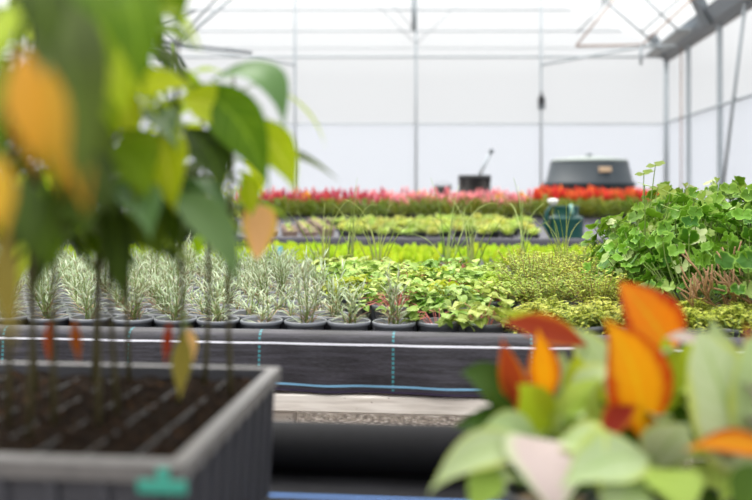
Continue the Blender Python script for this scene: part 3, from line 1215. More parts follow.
# chives, at the bench's back edge
for (px, Y, kd, lab) in ((326, 3.85, 0, 'chive tuft at bench back nearest the silver plants'), (350, 3.9, 1, 'chive tuft with crossing blades, second from the silver plants'),
                         (378, 3.8, 0, 'chive tuft at bench back, third from the silver plants'), (448, 3.85, 1, 'chive tuft with two arching blades in front of lettuces'),
                         (470, 3.9, 0, 'chive tuft at bench back in front of dark cover edge'), (524, 3.75, 1, 'chive tuft behind the thyme near the watering can'),
                         (566, 3.6, 0, 'thin chive tuft in front of the watering can')):
    p = at(px, 300, Y)
    u, v = to_uv(p)
    place(CHV[kd], (p.x, p.y, Z1), U(0, 6.28), 1.0, lab, 'chive tufts')
# geraniums
GL = 'geranium bushes at the right of the front bench'
for (px, Y, kd, sc, lab) in (
        (692, 2.50, 3, 1.08, 'geranium with brown woody stems behind the tall orange leaf'),
        (748, 2.46, 3, 1.1, 'geranium with long brown bare stems at the picture edge'),
        (646, 2.80, 2, 1.0, 'loose geranium bush next to the thyme with a tall stray leaf'),
        (696, 2.74, 0, 1.12, 'dense green geranium bush behind the bare stems'),
        (760, 2.70, 1, 1.05, 'tall dense geranium bush at the right edge behind bare stems'),
        (640, 3.12, 2, 1.15, 'geranium bush in second rank facing the orange flowers'),
        (694, 3.02, 1, 1.15, 'tallest geranium bush in the second rank'),
        (752, 2.98, 0, 1.25, 'right-hand geranium bush of the second rank'),
        (672, 3.40, 1, 1.2, 'rear geranium bush behind the tallest one'),
        (732, 3.32, 1, 1.25, 'rear geranium bush at the picture edge')):
    p = at(px, 300, Y)
    u, v = to_uv(p)
    place(GER[kd], B(u, v, Z1), U(-.5, .5) + (0 if kd == 3 else U(0, 6)), sc, lab, GL)

# ------------------------------------------------------------------ lettuces on the second bench
LET = []
for k in range(3):
    p = proto('lettuce_seedling', 'lettuce')
    mb = MB()
    for i in range(8):
        a = i * 2.4 + U(-.3, .3)
        tilt = U(.1, .35) + .05 * i
        d = Vector((math.cos(a) * math.sin(tilt), math.sin(a) * math.sin(tilt), math.cos(tilt)))
        leaf(mb, (math.cos(a) * .006, math.sin(a) * .006, 0), d, -Vector((math.cos(a), math.sin(a), -.3)), U(.065, .1), U(.03, .045), -U(.1, .5), .3, spoon, 5, 1, rip=.03)
    mb.build('leaves', M['lime'], p)
    LET.append(p)
for r_ in range(9):
    v = 2.93 + r_ * .12
    for i in range(33):
        u = -2.2 + i * .118 + (.059 if r_ % 2 else 0)
        place(LET[random.randrange(3)], B(u + U(-.01, .01), v + U(-.008, .008), Z2), U(0, 6.28), U(.85, 1.12),
              'lime green lettuce seedling in the massed lettuces behind the front bench', 'lime green lettuce seedlings')
p = at(280, 249, 5.2)
s0 = thing('plant_label', 'small light blue label stake among the lime green lettuces', 'plant label', (p.x, p.y, Z2), .1)
mb = MB()
mb.box((0, 0, .105), (.032, .002, .05), bev=.0009)
mb.build('label_head', M['skyblue'], s0)
mb = MB()
mb.box((0, 0, .04), (.012, .002, .08))
mb.build('stake', M['skyblue'], s0)

# ------------------------------------------------------------------ third bench
ROS = []
for k in range(3):
    p = potted('pale_rosette', 'potted plant', .055, .07, M['pot_black'])
    mb = MB()
    for i in range(18):
        a = i * 2.4 + U(-.2, .2)
        tilt = .25 + i * .055
        d = Vector((math.cos(a) * math.sin(tilt), math.sin(a) * math.sin(tilt), math.cos(tilt)))
        leaf(mb, (math.cos(a) * .008, math.sin(a) * .008, .06), d, -Vector((math.cos(a), math.sin(a), -.6)), U(.06, .11), U(.035, .06), U(-.2, .6), .25, spoon, 5, 1, rip=.04)
    mb.build('foliage', M['rosette'], p)
    ROS.append(p)
for r_ in range(9):
    v = 4.46 + r_ * .27
    for i in range(26):
        u = -1.2 + i * .19 + (.09 if r_ % 2 else 0)
        p = B(u, v, Z3)
        x = px_of(p)
        if x < (338 if r_ < 7 else 352) or x > 536 - 3 * (r_ % 3):
            continue
        if x > 455 and r_ < 3 and random.random() < .3:
            continue
        place(ROS[random.randrange(3)], p, U(0, 6.28), U(.8, 1.05), 'pale green rosette in small black pot on the bench behind the lettuces', 'pale rosettes behind the lettuces')
CLY = []
for k in range(2):
    p = potted('clay_pot_seedling', 'potted plant', .06, .085, M['terracotta'], M['soil'])
    mb = MB()
    for i in range(9):
        a = i * 2.4
        d = rdir(U(.3, 1.1))
        leaf(mb, (0, 0, .07), d, (0, 0, 1), U(.03, .07), U(.02, .035), .5, .2, ovate, 4, 1)
    mb.build('foliage', M['rosette'], p)
    CLY.append(p)
for r_ in range(7):
    v = 4.5 + r_ * .33
    for i in range(8):
        u = -.95 + i * .16 + (.08 if r_ % 2 else 0)
        p = B(u, v, Z3)
        x = px_of(p)
        if x < 262 or x > 330:
            continue
        place(CLY[random.randrange(2)], p, U(0, 6.28), U(.9, 1.05), 'brownish clay pot with a sprouting plant in the clay block beside pale rosettes', 'clay pots beside the pale rosettes')
# leafy bushes at the left of the third bench
BSH = []
for k in range(2):
    p = potted('leafy_bush', 'potted plant', .09, .14, M['pot_black'])
    mb = MB()
    for i in range(150):
        a = U(0, 6.28)
        q = math.sqrt(random.random())
        z = U(.16, .46)
        rr = .17 * q * (1 - ((z - .28) / .3) ** 2 * .6)
        out = Vector((math.cos(a), math.sin(a), 0))
        leaf(mb, out * rr + Vector((0, 0, z)), out + Vector((0, 0, U(-.2, .8))), Vector((0, 0, 1)), U(.04, .07), U(.022, .035), .6, .2, ovate, 4, 1)
    mb.build('foliage', M['bush'], p)
    mb = MB()
    for i in range(9):
        d = rdir(U(.1, .5))
        mb.tube([(0, 0, .11), d * .18 + Vector((0, 0, .1)), d * .33 + Vector((0, 0, .1))], .004, 5)
    mb.build('stems', M['stem_green'], p)
    BSH.append(p)
for i, (px, Y) in enumerate(((222, 6.75), (190, 6.9), (158, 6.7), (120, 6.95), (84, 6.8), (46, 6.9), (10, 6.8), (228, 7.5), (196, 7.6), (140, 7.6), (80, 7.6), (20, 7.6))):
    p = at(px, 300, Y)
    place(BSH[i % 2], (p.x, p.y, Z3), U(0, 6), U(.85, 1.1), 'leafy green bush, %s from the clay pots in the %s rank behind the seedling tray' % (ORD[i + 1 if i < 7 else i - 6], 'front' if i < 7 else 'rear'), 'leafy bushes behind the seedlings')

# watering can
pc = at(566, 240, 6.9)
s0 = thing('watering_can', 'dark teal plastic watering can with a white rose on the third bench', 'watering can', (pc.x, pc.y, Z3), .15)
mb = MB()
mb.lathe((0, 0, 0), [(.12, 0), (.134, .006), (.136, .03), (.134, .16), (.137, .165), (.137, .175), (.128, .182), (.1, .19), (.098, .196), (.102, .262), (.106, .268), (.098, .268), (.094, .2)], 32, cap1=False)
mb.build('body', M['can'], s0)
mb = MB()
mb.tube([(-.125, 0, .05), (-.17, 0, .12), (-.155, 0, .22), (-.125, -.02, .275)], [.026, .022, .017, .015], 12)
spout = mb.build('spout', M['can'], s0)
mb = MB()
mb.lathe((-.118, -.025, .27), [(.016, 0), (.036, .025), (.042, .036), (.04, .05), (.016, .058)], 20)
tag(mb.build('rose', M['white'], spout), 'white sprinkler rose')
mb = MB()
mb.tube([(.0, -.1, .2), (.0, -.128, .22), (.0, -.118, .262), (.0, -.1, .272)], .016, 10)
mb.build('handle', M['can_pale'], s0)

# ------------------------------------------------------------------ plume flowers on the fourth bench


def plume(mb, p, h, rad, lean):
    n, m = 9, 7
    rows = []
    r = random.random()
    for i in range(m):
        q = i / (m - 1)
        w = rad * (math.sin(PI * min(.98, .12 + q * .86)) ** .8) * (1.15 - .55 * q)
        rows.append([p + Vector((lean.x * q * h, lean.y * q * h, h * q)) + Vector((math.cos(2 * PI * k / n), math.sin(2 * PI * k / n), U(-.15, .15))) * w * U(.65, 1.35) for k in range(n)])
    b = mb.grid(rows, [[(.5, .5)] * n] * m, r, closed=True)
    mb.face(*b[-1])
    for k in range(16):
        q = U(.05, .95)
        a = U(0, 6.28)
        out = Vector((math.cos(a), math.sin(a), 0))
        leaf(mb, p + Vector((lean.x * q * h, lean.y * q * h, h * q)) + out * rad * .6, out + Vector((0, 0, .9)), (0, 0, 1), rad * 1.3, rad * .6, .3, .2, blade, 2, 1, r=random.random())


FLW = {}
for cn in ('red', 'pink', 'orange', 'yellow'):
    FLW[cn] = []
    for k in range(2):
        p = potted('plume_flower', 'flowering plant', .07, .1, M['pot_black'])
        mb = MB()
        for i in range(95):
            a = U(0, 6.28)
            q = math.sqrt(random.random())
            out = Vector((math.cos(a), math.sin(a), 0))
            z = U(.06, .25)
            leaf(mb, out * (.085 * q) + Vector((0, 0, z)), out * .5 + Vector((0, 0, U(.3, 1.4))), out * -.3 + Vector((0, 0, 1)), U(.05, .1), U(.014, .024), U(.2, 1.1), .2, lanceolate, 4, 1)
        mb.build('foliage', M['fol'], p)
        st = MB()
        for i in range(4):
            a = i * 1.57 + U(-.3, .3)
            rr = U(.02, .075)
            b = Vector((math.cos(a) * rr, math.sin(a) * rr, U(.20, .31)))
            st.tube([(math.cos(a) * .015, math.sin(a) * .015, .085), b + Vector((0, 0, .03))], .004, 5)
            mb = MB()
            plume(mb, b, U(.075, .12), U(.014, .022), Vector((U(-.15, .15), U(-.15, .15), 0)))
            mb.build('flower_head', M[cn], p)
        st.build('stems', M['stem_green'], p)
        FLW[cn].append(p)
FLAB = {'red': 'red plume flower in the red block behind the clay pots', 'pink': 'pink plume flower in the pink block in front of the black tub',
        'orange': 'orange-red plume flower in the block in front of the green tank', 'yellow': 'yellow plume flower scattered among the red and pink plumes'}
for r_ in range(6):
    v = 8.06 + r_ * .22
    for i in range(38):
        u = -2.6 + i * .2 + (.1 if r_ % 2 else 0)
        p = B(u + U(-.02, .02), v, Z4)
        x = px_of(p)
        if x < 235 or x > 668:
            continue
        cn = 'red' if x < 398 else ('pink' if x < 536 else 'orange')
        if cn == 'red' and 352 < x < 398 and random.random() < .5:
            cn = 'pink'
        if random.random() < .05 and cn != 'orange':
            cn = 'yellow'
        place(FLW[cn][random.randrange(2)], p, U(0, 6.28), U(.9, 1.12) * (1.08 if cn == 'orange' else 1), FLAB[cn], cn + ' plume flowers on the far bench')

# ------------------------------------------------------------------ tank, tub and bucket beyond
pt = at(589, 183, 14.2)
s0 = thing('water_tank', 'large dark green plastic tank with a pale lid beyond the flowers', 'tank', (pt.x, pt.y, 0))
mb = MB()
mb.lathe((0, 0, 0), [(.72, 0), (.74, .02), (.735, .6), (.72, .9), (.715, 1.2), (.735, 1.215), (.735, 1.26), (.69, 1.275), (.62, 1.58), (.6, 1.6)], 40)
mb.build('body', M['tank'], s0)
mb = MB()
mb.lathe((0, 0, 1.595), [(.615, 0), (.62, .02), (.56, .045), (.3, .075), (.1, .085)], 40)
lid = mb.build('lid', M['tank_lid'], s0)
mb = MB()
mb.lathe((0, 0, 1.67), [(.05, 0), (.06, .03), (.04, .06)], 16)
mb.build('lid_knob', M['steel_dark'], lid)
mb = MB()
mb.box((.09, -.655, 1.46), (.2, .03, .085), M=Matrix.Rotation(R(-13), 3, 'X'), bev=.008)
mb.build('name_plate', M['plate'], s0)

pb = at(474.5, 183, 13.0)
s0 = thing('wooden_stand', 'pale timber stand under the black tub beyond the pink flowers', 'stand', (pb.x - .15, pb.y, 0))
mb = MB()
mb.box((0, 0, 1.06), (1.1, .6, .04), bev=.004)
mb.build('tabletop', M['wood'], s0)
for x in (-.5, .5):
    for y in (-.25, .25):
        mb = MB()
        mb.box((x, y, .52), (.06, .06, 1.04))
        mb.build('leg', M['wood'], s0)
s0 = thing('black_tub', 'round black tub with a pale rod standing beyond the pink flowers', 'tub', (pb.x, pb.y, 1.08))
mb = MB()
mb.lathe((0, 0, 0), [(.225, 0), (.236, .012), (.24, .21), (.246, .215), (.247, .285), (.238, .29), (.228, .27), (.2, .1), (.05, .08)], 28)
mb.build('tub', M['black'], s0)
mb = MB()
mb.lathe((0, 0, .24), [(.222, 0), (.15, .035), (.05, .045)], 20, wob=.05)
mb.build('soil', M['soil'], s0)
s0 = thing('hand_tool', 'pale blue-grey tool handle sticking out of the black tub', 'tool', at(479, 174, 13.0))
mb = MB(s0.location)
a, b = at(477, 180, 13.0), at(490.5, 153, 13.0)
mb.tube([a, b], .022, 8)
mb.build('shaft', M['steel'], s0)
mb = MB(s0.location)
mb.tube([b, b + (b - a).normalized() * .06], .034, 8)
mb.build('grip', M['steel_dark'], s0)
s0 = thing('black_bucket', 'small black bucket beside the black tub behind the pink flowers', 'bucket', (pb.x - .47, pb.y - .05, 1.08))
mb = MB()
mb.lathe((0, 0, 0), [(.09, 0), (.1, .01), (.125, .11), (.135, .115), (.132, .13), (.12, .125), (.1, .03), (.03, .02)], 20)
mb.build('pail', M['black'], s0)
mb = MB()
mb.tube([(-.13, 0, .12), (-.1, .03, .16), (0, .05, .18), (.1, .03, .16), (.13, 0, .12)], .006, 6)
mb.build('handle', M['steel_dark'], s0)

# ------------------------------------------------------------------ near bench: roll
roll_c = at(376, 454, 1.46)
ur, vr = to_uv(roll_c)
RR = .041
s0 = thing('fabric_roll', 'thick black roll lying across the near bench behind the tray', 'roll', B(ur, vr, ZN + RR + .001), BA)
mb = MB()
x0, x1 = -.62, .176 / math.cos(BA)
n = 28
def ring(x, r, k): return Vector((x, r * math.cos(2 * PI * k / n), r * math.sin(2 * PI * k / n)))
prof = [(x0, RR * .4), (x0, RR * .98), (x0 + .002, RR), (x1 - .024, RR), (x1 - .024, RR * 1.006), (x1 - .012, RR * 1.006), (x1 - .012, RR), (x1 - .002, RR), (x1, RR * .98), (x1, RR * .4)]
rows = [[ring(x, r, k) for k in range(n)] for x, r in prof]
mb.grid(rows, closed=True)
mb.build('rolled_cloth', M['roll'], s0)
mb = MB()
rows = [[ring(x, r, k) for k in range(n)] for x, r in ((x1 - .022, RR * 1.002), (x1 - .0215, RR * 1.012), (x1 - .0145, RR * 1.012), (x1 - .014, RR * 1.002))]
mb.grid(rows, closed=True)
tag(mb.build('blue_line', plain('dull_blue_stripe', srgb(58, 70, 100), .5), s0), 'dull blue line near the roll end')
mb = MB()
mb.tube([(x0 - .004, 0, 0), (x1 + .004, 0, 0)], RR * .41, 20)
mb.build('core', M['card'], s0)

# ------------------------------------------------------------------ seedling tray
TW, TL, ZT = .56, .468, .962
cr = at(278, 368, 1.36)
s0 = thing('seedling_tray', 'deep grey plastic cell tray full of dark soil under the tall seedlings', 'seed tray', (cr.x, cr.y, ZN + .001), BA)
H = ZT - ZN - .001
mb = MB()
th = .005
inx, iny = TW, TL
# outer shell: tapered walls with a turned-over rim and vertical ribs
def rect(x0, x1, y0, y1, z): return [Vector((x0, y0, z)), Vector((x1, y0, z)), Vector((x1, y1, z)), Vector((x0, y1, z))]
tp = .018
loops = [rect(-TW + tp, -tp, -TL + tp, -tp, 0), rect(-TW + .006, -.006, -TL + .006, -.006, H - .02), rect(-TW - .004, .004, -TL - .004, .004, H - .02),
         rect(-TW - .004, .004, -TL - .004, .004, H - .002), rect(-TW - .002, .002, -TL - .002, .002, H), rect(-TW + .014, -.014, -TL + .014, -.014, H),
         rect(-TW + .016, -.016, -TL + .016, -.016, H - .1)]
ids = [[mb.add(p) for p in L] for L in loops]
for i in range(len(ids) - 1):
    if i in (2, 3, 4):
        continue
    for j in range(4):
        k = (j + 1) % 4
        mb.face(ids[i][j], ids[i][k], ids[i + 1][k], ids[i + 1][j], flat=True)
mb.face(*reversed(ids[0]), flat=True)
for k in range(9):
    y = -.03 - k * (TL - .06) / 8
    mb.box((-.0095, y, H * .47), (.012, .012, H * .86), bev=.002, M=Matrix.Rotation(R(3), 3, 'Y'))
for k in range(10):
    x = -.03 - k * (TW - .06) / 9
    mb.box((x, -TL + .0095, H * .47), (.012, .012, H * .86), bev=.002, M=Matrix.Rotation(R(3), 3, 'X'))
mb.build('shell', M['tray'], s0)
mb = MB()
ids = [[mb.add(p) for p in L] for L in loops[2:6]]
for i in range(3):
    for j in range(4):
        k = (j + 1) % 4
        mb.face(ids[i][j], ids[i][k], ids[i + 1][k], ids[i + 1][j], flat=True)
tag(mb.build('rim', M['tray_rim'], s0), 'pale grey turned-over rim')
mb = MB()
NCX, NCY = 9, 7
cw, cl = (TW - .032) / NCX, (TL - .032) / NCY
for k in range(1, NCX):
    mb.box((-TW + .016 + k * cw, -TL / 2, H - .055), (.004, TL - .034, .08), bev=.0012)
for k in range(1, NCY):
    mb.box((-TW / 2, -TL + .016 + k * cl, H - .052), (TW - .034, .003, .062), bev=.0012)
mb.build('cell_dividers', M['tray_dark'], s0)
mb = MB()
rows = []
for j in range(43):
    rows.append([(-TW + .017 + (TW - .034) * i / 50, -TL + .017 + (TL - .034) * j / 42, H - .018 + U(-.007, .008)) for i in range(51)])
mb.grid(rows)
mb.build('soil', M['peat'], s0)
SOILZ = ZT - .018


def tray_pt(i, j):                                   # i cells from the right wall, j cells from the back wall
    x, y = -.016 - (i + .5) * cw, -.016 - (j + .5) * cl
    p = Vector((cr.x, cr.y, 0)) + UD * x + VD * y
    return Vector((p.x, p.y, SOILZ))


# turquoise tag clipped over the front rim
tgx = to_uv(at(160, 485, .9))[0]
tl = thing('tray_tag', 'turquoise tag clipped on the front rim of the seedling tray', 'tag', (0, 0, 0))
q = at(162, 487, .886)
tl.location = q
tl.rotation_euler = (0, 0, BA)
mb = MB()
mb.box((0, 0, 0), (.052, .0025, .014), bev=.001)
mb.build('tag_plate', M['turq'], tl)
mb = MB()
mb.box((0, .003, .012), (.012, .006, .012), bev=.001)
mb.build('clip', M['turq'], tl)

# ------------------------------------------------------------------ tall seedlings in the tray
SEED = {}


def seedling(key, cell, top_px, label, lean=(0, 0), rad=.0034):
    b = tray_pt(*cell)
    top = Vector((b.x + lean[0], b.y + lean[1], top_px))
    t0 = thing('tree_seedling', label, 'seedling', b, 0, 'tall seedlings in the grey tray')
    pts = []
    wob = (U(-.01, .01), U(-.008, .008))
    for k in range(11):
        q = k / 10
        p = b.lerp(top, q) + Vector((wob[0] * math.sin(q * 5), wob[1] * math.sin(q * 4), 0))
        pts.append(p)
    mb = MB(b)
    mb.tube([pts[0] - Vector((0, 0, .012))] + pts[1:], [rad * (1.15 - .65 * k / 10) for k in range(11)], 8)
    mb.build('stem', M['stem_dark'], t0)
    SEED[key] = (t0, pts)
    return t0


def on_stem(key, z):
    pts = SEED[key][1]
    for a, b in zip(pts, pts[1:]):
        if a.z <= z <= b.z:
            return a.lerp(b, (z - a.z) / (b.z - a.z))
    return pts[-1] if z > pts[-1].z else pts[0]


LEAFLAB = {'sl_yellow': 'yellowed leaf', 'sl_peach': 'peach-orange withered leaf', 'sl_olive': 'olive brown leaf', 'sl_yg': 'bright yellow-green leaf', 'sl_grey': 'grey-green leaf', 'sl_dark': 'dark green leaf'}


def seed_leaf(key, base, tip, W, mat, face=(0, -1, .35), sag=(0, 0, .02), fold=.2, shape=lanceolate, zoff=-.02):
    t0, pts = SEED[key]
    mb, pt_ = MB(t0.location), MB(t0.location)
    base, tip = Vector(base), Vector(tip)
    j = on_stem(key, min(base.z + zoff, pts[-1].z))
    mid = (j + base) / 2 + Vector((0, 0, .008))
    if (j - base).length > .004:
        pt_.tube([j, mid, base, base.lerp(tip, .1)], [.0016, .0013, .0012, .0008], 6)
    bez_leaf(mb, base, tip, W, face, sag, shape, fold=fold)
    o = mb.build('leaf', M[mat], t0)
    if pt_.v:
        pt_.build('petiole', M['stem_green'], o)
    if mat in LEAFLAB:
        o['label'] = LEAFLAB[mat]
    return o


seedling('a', (0, 1), 1.42, 'tall seedling nearest the tray right wall with arching grey-green leaf', (.0, .0))
seedling('b', (1, 2), 1.47, 'tall seedling second from the tray right wall, with large bright leaves', (.01, -.02))
seedling('c', (2, 3), 1.60, 'tall seedling in the tray middle with hanging dark leaves', (.0, -.04))
seedling('d', (3, 4), 1.62, 'tall seedling towards the tray left with broad dark leaves', (.03, -.06))
seedling('e', (4, 4), 1.62, 'near left seedling with large yellowed leaves', (.06, -.12))
seedling('f', (3, 5), 1.66, 'front seedling of the tray, leafy top above the picture', (.05, -.1))
seedling('g', (5, 1), 1.55, 'rear left seedling at the picture edge with hanging leaves', (0, -.02))
seedling('h', (2, 4), 1.58, 'seedling in the tray middle row with yellow-green top', (.04, -.05))
seedling('i', (1, 0), 1.40, 'rear seedling behind the arching grey-green leaf, beside the right wall', (0, .01))
seedling('j', (3, 0), 1.46, 'rear seedling in the tray middle with small narrow leaves', (0, .01))
seedling('k', (4, 0), 1.48, 'rear seedling towards the tray left with small narrow leaves', (0, .01))

L = lambda key, b, t_, Yb, Yt, wpx, mat, **kw: seed_leaf(key, at(*b, Yb), at(*t_, Yt), wpx * (Yb + Yt) / 2 / F, mat, **kw)
# right-hand group
L('a', (212, 80), (284, 130), 1.14, 1.08, 44, 'sl_grey', sag=(.045, -.02, .07), face=(.35, -.75, .6))
L('a', (190, 84), (268, 192), 1.12, 1.02, 58, 'sl_green', sag=(.03, 0, .03), face=(-.2, -.9, .4))
L('a', (240, 118), (296, 194), 1.15, 1.1, 44, 'sl_yg', sag=(.02, 0, .02), face=(.2, -1, .2))
L('a', (254, 146), (340, 182), 1.18, 1.15, 14, 'sl_dark', sag=(.01, 0, .02), face=(.3, -.6, .8))
L('a', (263, 83), (326, 150), 1.2, 1.22, 5, 'sl_yg', sag=(.03, 0, .02), face=(.3, -.6, .8))
L('a', (260, 204), (256, 260), 1.2, 1.18, 35, 'sl_peach', sag=(.004, -.01, 0), face=(.25, -1, .1), shape=ovate)
L('a', (240, 170), (250, 218), 1.2, 1.16, 30, 'sl_yg', sag=(.02, 0, 0), face=(-.5, -1, .1))
L('b', (160, 190), (238, 288), 1.0, .95, 44, 'sl_grey', sag=(.03, 0, .03), face=(.25, -.8, .5))
L('b', (160, 128), (176, 215), 1.05, .98, 56, 'sl_yg', sag=(.0, -.02, .02), face=(-.2, -1, .3))
L('b', (182, 128), (222, 196), 1.1, 1.04, 46, 'sl_dark', sag=(.02, 0, .02), face=(.4, -1, .3))
L('b', (150, 84), (92, 136), 1.1, 1.08, 46, 'sl_green', sag=(0, 0, .04), face=(-.3, -.8, .5))
L('b', (168, 82), (206, 112), 1.15, 1.2, 40, 'sl_yg', sag=(0, 0, .03), face=(.1, -.8, .6))
L('b', (176, 100), (240, 150), 1.1, 1.08, 52, 'sl_yg', sag=(.02, 0, .04), face=(.2, -.8, .5))
L('b', (150, 160), (178, 262), 1.02, .98, 34, 'sl_dark', sag=(.01, 0, .01), face=(-.3, -1, .2))
L('b', (140, 110), (178, 150), 1.1, 1.0, 40, 'sl_grey', sag=(.0, 0, .03), face=(.2, -.6, .8))
# middle
L('c', (112, 190), (122, 305), .98, .95, 36, 'sl_dark', sag=(.005, -.01, 0))
L('c', (108, 184), (150, 240), .98, .9, 52, 'sl_grey', sag=(.02, 0, .03), face=(.2, -.6, .8))
L('c', (122, 130), (136, 205), 1.0, .92, 54, 'sl_green', sag=(.02, 0, .02))
L('c', (96, 165), (66, 250), .98, .9, 40, 'sl_dark', sag=(-.02, 0, .02))
L('c', (104, 96), (140, 150), 1.02, 1.0, 44, 'sl_yg', sag=(.0, 0, .03))
L('c', (100, 118), (70, 150), 1.02, .96, 34, 'sl_grey', sag=(.0, 0, .03), face=(-.2, -.6, .8))
L('c', (120, 222), (160, 262), 1.0, .96, 40, 'sl_dark', sag=(.02, 0, .02))
L('h', (100, 40), (128, 118), .86, .8, 56, 'sl_yg', sag=(0, -.01, .02))
L('h', (118, -24), (140, 96), .8, .74, 62, 'sl_green', sag=(.015, -.01, .02), face=(.1, -1, .15))
L('h', (112, 6), (190, 10), .86, .84, 34, 'sl_green', sag=(.0, 0, -.01), face=(0, -.7, .7))
L('h', (122, 96), (192, 88), 1.0, 1.0, 36, 'sl_yg', sag=(0, 0, .02), face=(0, -.8, .5))
L('h', (112, 150), (150, 200), .95, .9, 50, 'sl_green', sag=(.01, 0, .02))
L('h', (150, -20), (180, 30), .95, .95, 44, 'sl_green', sag=(.01, 0, .02))
# left
L('d', (56, -26), (84, 200), .74, .6, 78, 'sl_dark', sag=(.01, -.01, .0), face=(.25, -1, .1))
L('d', (70, -30), (112, 70), .82, .78, 60, 'sl_green', sag=(.01, 0, .02))
L('d', (60, 110), (100, 200), .9, .86, 52, 'sl_dark', sag=(.02, 0, .02))
L('d', (44, 178), (42, 268), .95, .92, 40, 'sl_dark', sag=(0, 0, .0))
L('d', (62, 196), (86, 236), .95, .9, 54, 'sl_dark', sag=(.02, 0, .02))
L('d', (74, 90), (104, 160), .92, .9, 50, 'sl_green', sag=(.02, 0, .02))
L('e', (24, 46), (40, 176), .56, .5, 46, 'sl_yellow', sag=(.0, -.01, .0), face=(.3, -1, .1))
L('e', (48, 64), (64, 196), .6, .54, 40, 'sl_yellow', sag=(.006, -.01, .0), face=(-.3, -1, .1))
L('d', (50, 318), (49, 364), 1.1, 1.12, 11, 'of_red', sag=(.0, 0, .0), zoff=.02)
L('d', (74, 316), (79, 364), 1.1, 1.12, 11, 'of_red', sag=(.0, 0, .0), zoff=.02)
L('b', (170, 318), (165, 366), 1.18, 1.18, 10, 'of_red', sag=(.0, 0, .0), zoff=.02)
L('b', (184, 330), (180, 400), 1.14, 1.1, 22, 'sl_olive', sag=(.0, 0, .0), zoff=.02)
L('b', (188, 326), (194, 362), 1.2, 1.18, 14, 'sl_peach', sag=(.0, 0, .0), zoff=.02)
L('e', (66, 122), (86, 214), .64, .6, 30, 'sl_yellow', sag=(.005, 0, .0))
L('e', (-4, 150), (4, 240), .6, .56, 36, 'sl_yellow', sag=(0, 0, 0))
L('e', (20, 180), (30, 262), .7, .66, 50, 'sl_dark', sag=(.0, 0, .01))
L('e', (2, 226), (12, 350), .66, .62, 34, 'sl_olive', sag=(0, 0, .0))
L('e', (12, 0), (-8, 70), .7, .62, 40, 'sl_yg', sag=(0, 0, 0))
L('e', (8, 60), (-10, 120), .7, .66, 40, 'sl_green', sag=(0, 0, 0))
L('f', (40, -30), (52, 60), .66, .62, 56, 'sl_dark', sag=(0, 0, .01))
L('f', (92, -30), (104, 30), .68, .64, 60, 'sl_green', sag=(0, 0, .01))
L('f', (88, 150), (112, 216), .8, .76, 40, 'sl_dark', sag=(.0, 0, .01))
L('g', (30, 200), (2, 268), 1.1, 1.05, 44, 'sl_dark', sag=(0, 0, .03))
L('g', (20, 120), (60, 180), 1.1, 1.05, 50, 'sl_green', sag=(0, 0, .03))
L('g', (10, 100), (-20, 190), 1.1, 1.05, 50, 'sl_green', sag=(0, 0, .03))
L('g', (22, 20), (60, 60), 1.15, 1.1, 40, 'sl_yg', sag=(0, 0, .03))


# filler leaves along the stems
def filler(key, z0, z1, n, mats, smin=.07, smax=.12):
    t0, pts = SEED[key]
    for i in range(n):
        z = z0 + (z1 - z0) * (i + .5) / n
        p = on_stem(key, z)
        a = i * 2.4 + U(-.5, .5)
        out = Vector((math.cos(a), math.sin(a), 0))
        b = p + out * U(.015, .035) + Vector((0, 0, U(.005, .02)))
        s = U(smin, smax)
        tip = b + out * s * U(.55, .85) + Vector((0, 0, -s * U(.1, .75)))
        seed_leaf(key, b, tip, s * U(.26, .38), random.choice(mats), face=(out * .5 + Vector((0, -.3, .8))), sag=out * .01 + Vector((0, 0, s * .25)), zoff=-.012)


GG, DD, YY, GY = 'sl_green', 'sl_dark', 'sl_yg', 'sl_grey'
filler('a', 1.2, 1.36, 8, [GG, YY, DD])
filler('b', 1.17, 1.40, 18, [GG, YY, DD, GY], .07, .12)
filler('c', 1.16, 1.57, 40, [GG, DD, DD, YY], .07, .12)
filler('d', 1.15, 1.58, 40, [GG, DD, DD], .07, .13)
filler('e', 1.18, 1.57, 27, [GG, DD, DD, 'sl_yellow'], .07, .11)
filler('f', 1.2, 1.62, 29, [GG, DD], .07, .12)
filler('g', 1.14, 1.53, 40, [GG, DD, YY], .07, .12)
filler('h', 1.17, 1.56, 35, [GG, DD, YY], .07, .12)
filler('i', 1.14, 1.38, 20, [GG, DD, YY], .06, .1)
filler('j', 1.14, 1.45, 30, [GG, DD, YY], .06, .1)
filler('k', 1.13, 1.47, 34, [GG, DD, YY], .06, .1)

# ------------------------------------------------------------------ ornamental foliage plants, near right
OFP = {}


def ornamental(key, px, Y, label):
    p = at(px, 300, Y)
    t0 = thing('ornamental_foliage_plant', label, 'potted plant', (p.x, p.y, ZN), 0, 'orange and pale foliage plants on the near bench')
    pot_mesh(.06, .1).build('pot', M['pot_black'], t0)
    soil_mesh(.06, .1).build('soil', M['soil'], t0)
    top = {'l': .93, 'm': 1.0, 'r': .98}[key]
    mb = MB(Vector(t0.location))
    b = Vector((p.x, p.y, ZN + .08))
    pts = [b.lerp(Vector((p.x + U(-.01, .01), p.y, top)), k / 6) for k in range(7)]
    mb.tube(pts, [.006 - .0005 * k for k in range(7)], 8)
    mb.build('stem', M['stem_green'], t0)
    SEED[key] = (t0, pts)


OLAB = {'of_orange': 'orange leaf with red margin', 'of_red': 'rust red leaf', 'of_pale': 'pale cream-green leaf', 'of_pink': 'pinkish pale leaf', 'of_green': 'green leaf', 'of_yg': 'yellow-green leaf', 'of_lime': 'lime leaf'}
LEAFLAB.update(OLAB)
ornamental('l', 552, 1.10, 'orange and lime foliage plant beside the black roll')
ornamental('m', 645, 1.14, 'foliage plant with the tall upright orange leaf, in the middle of three')
ornamental('r', 745, 1.06, 'foliage plant with broad pale leaves at the right picture edge')
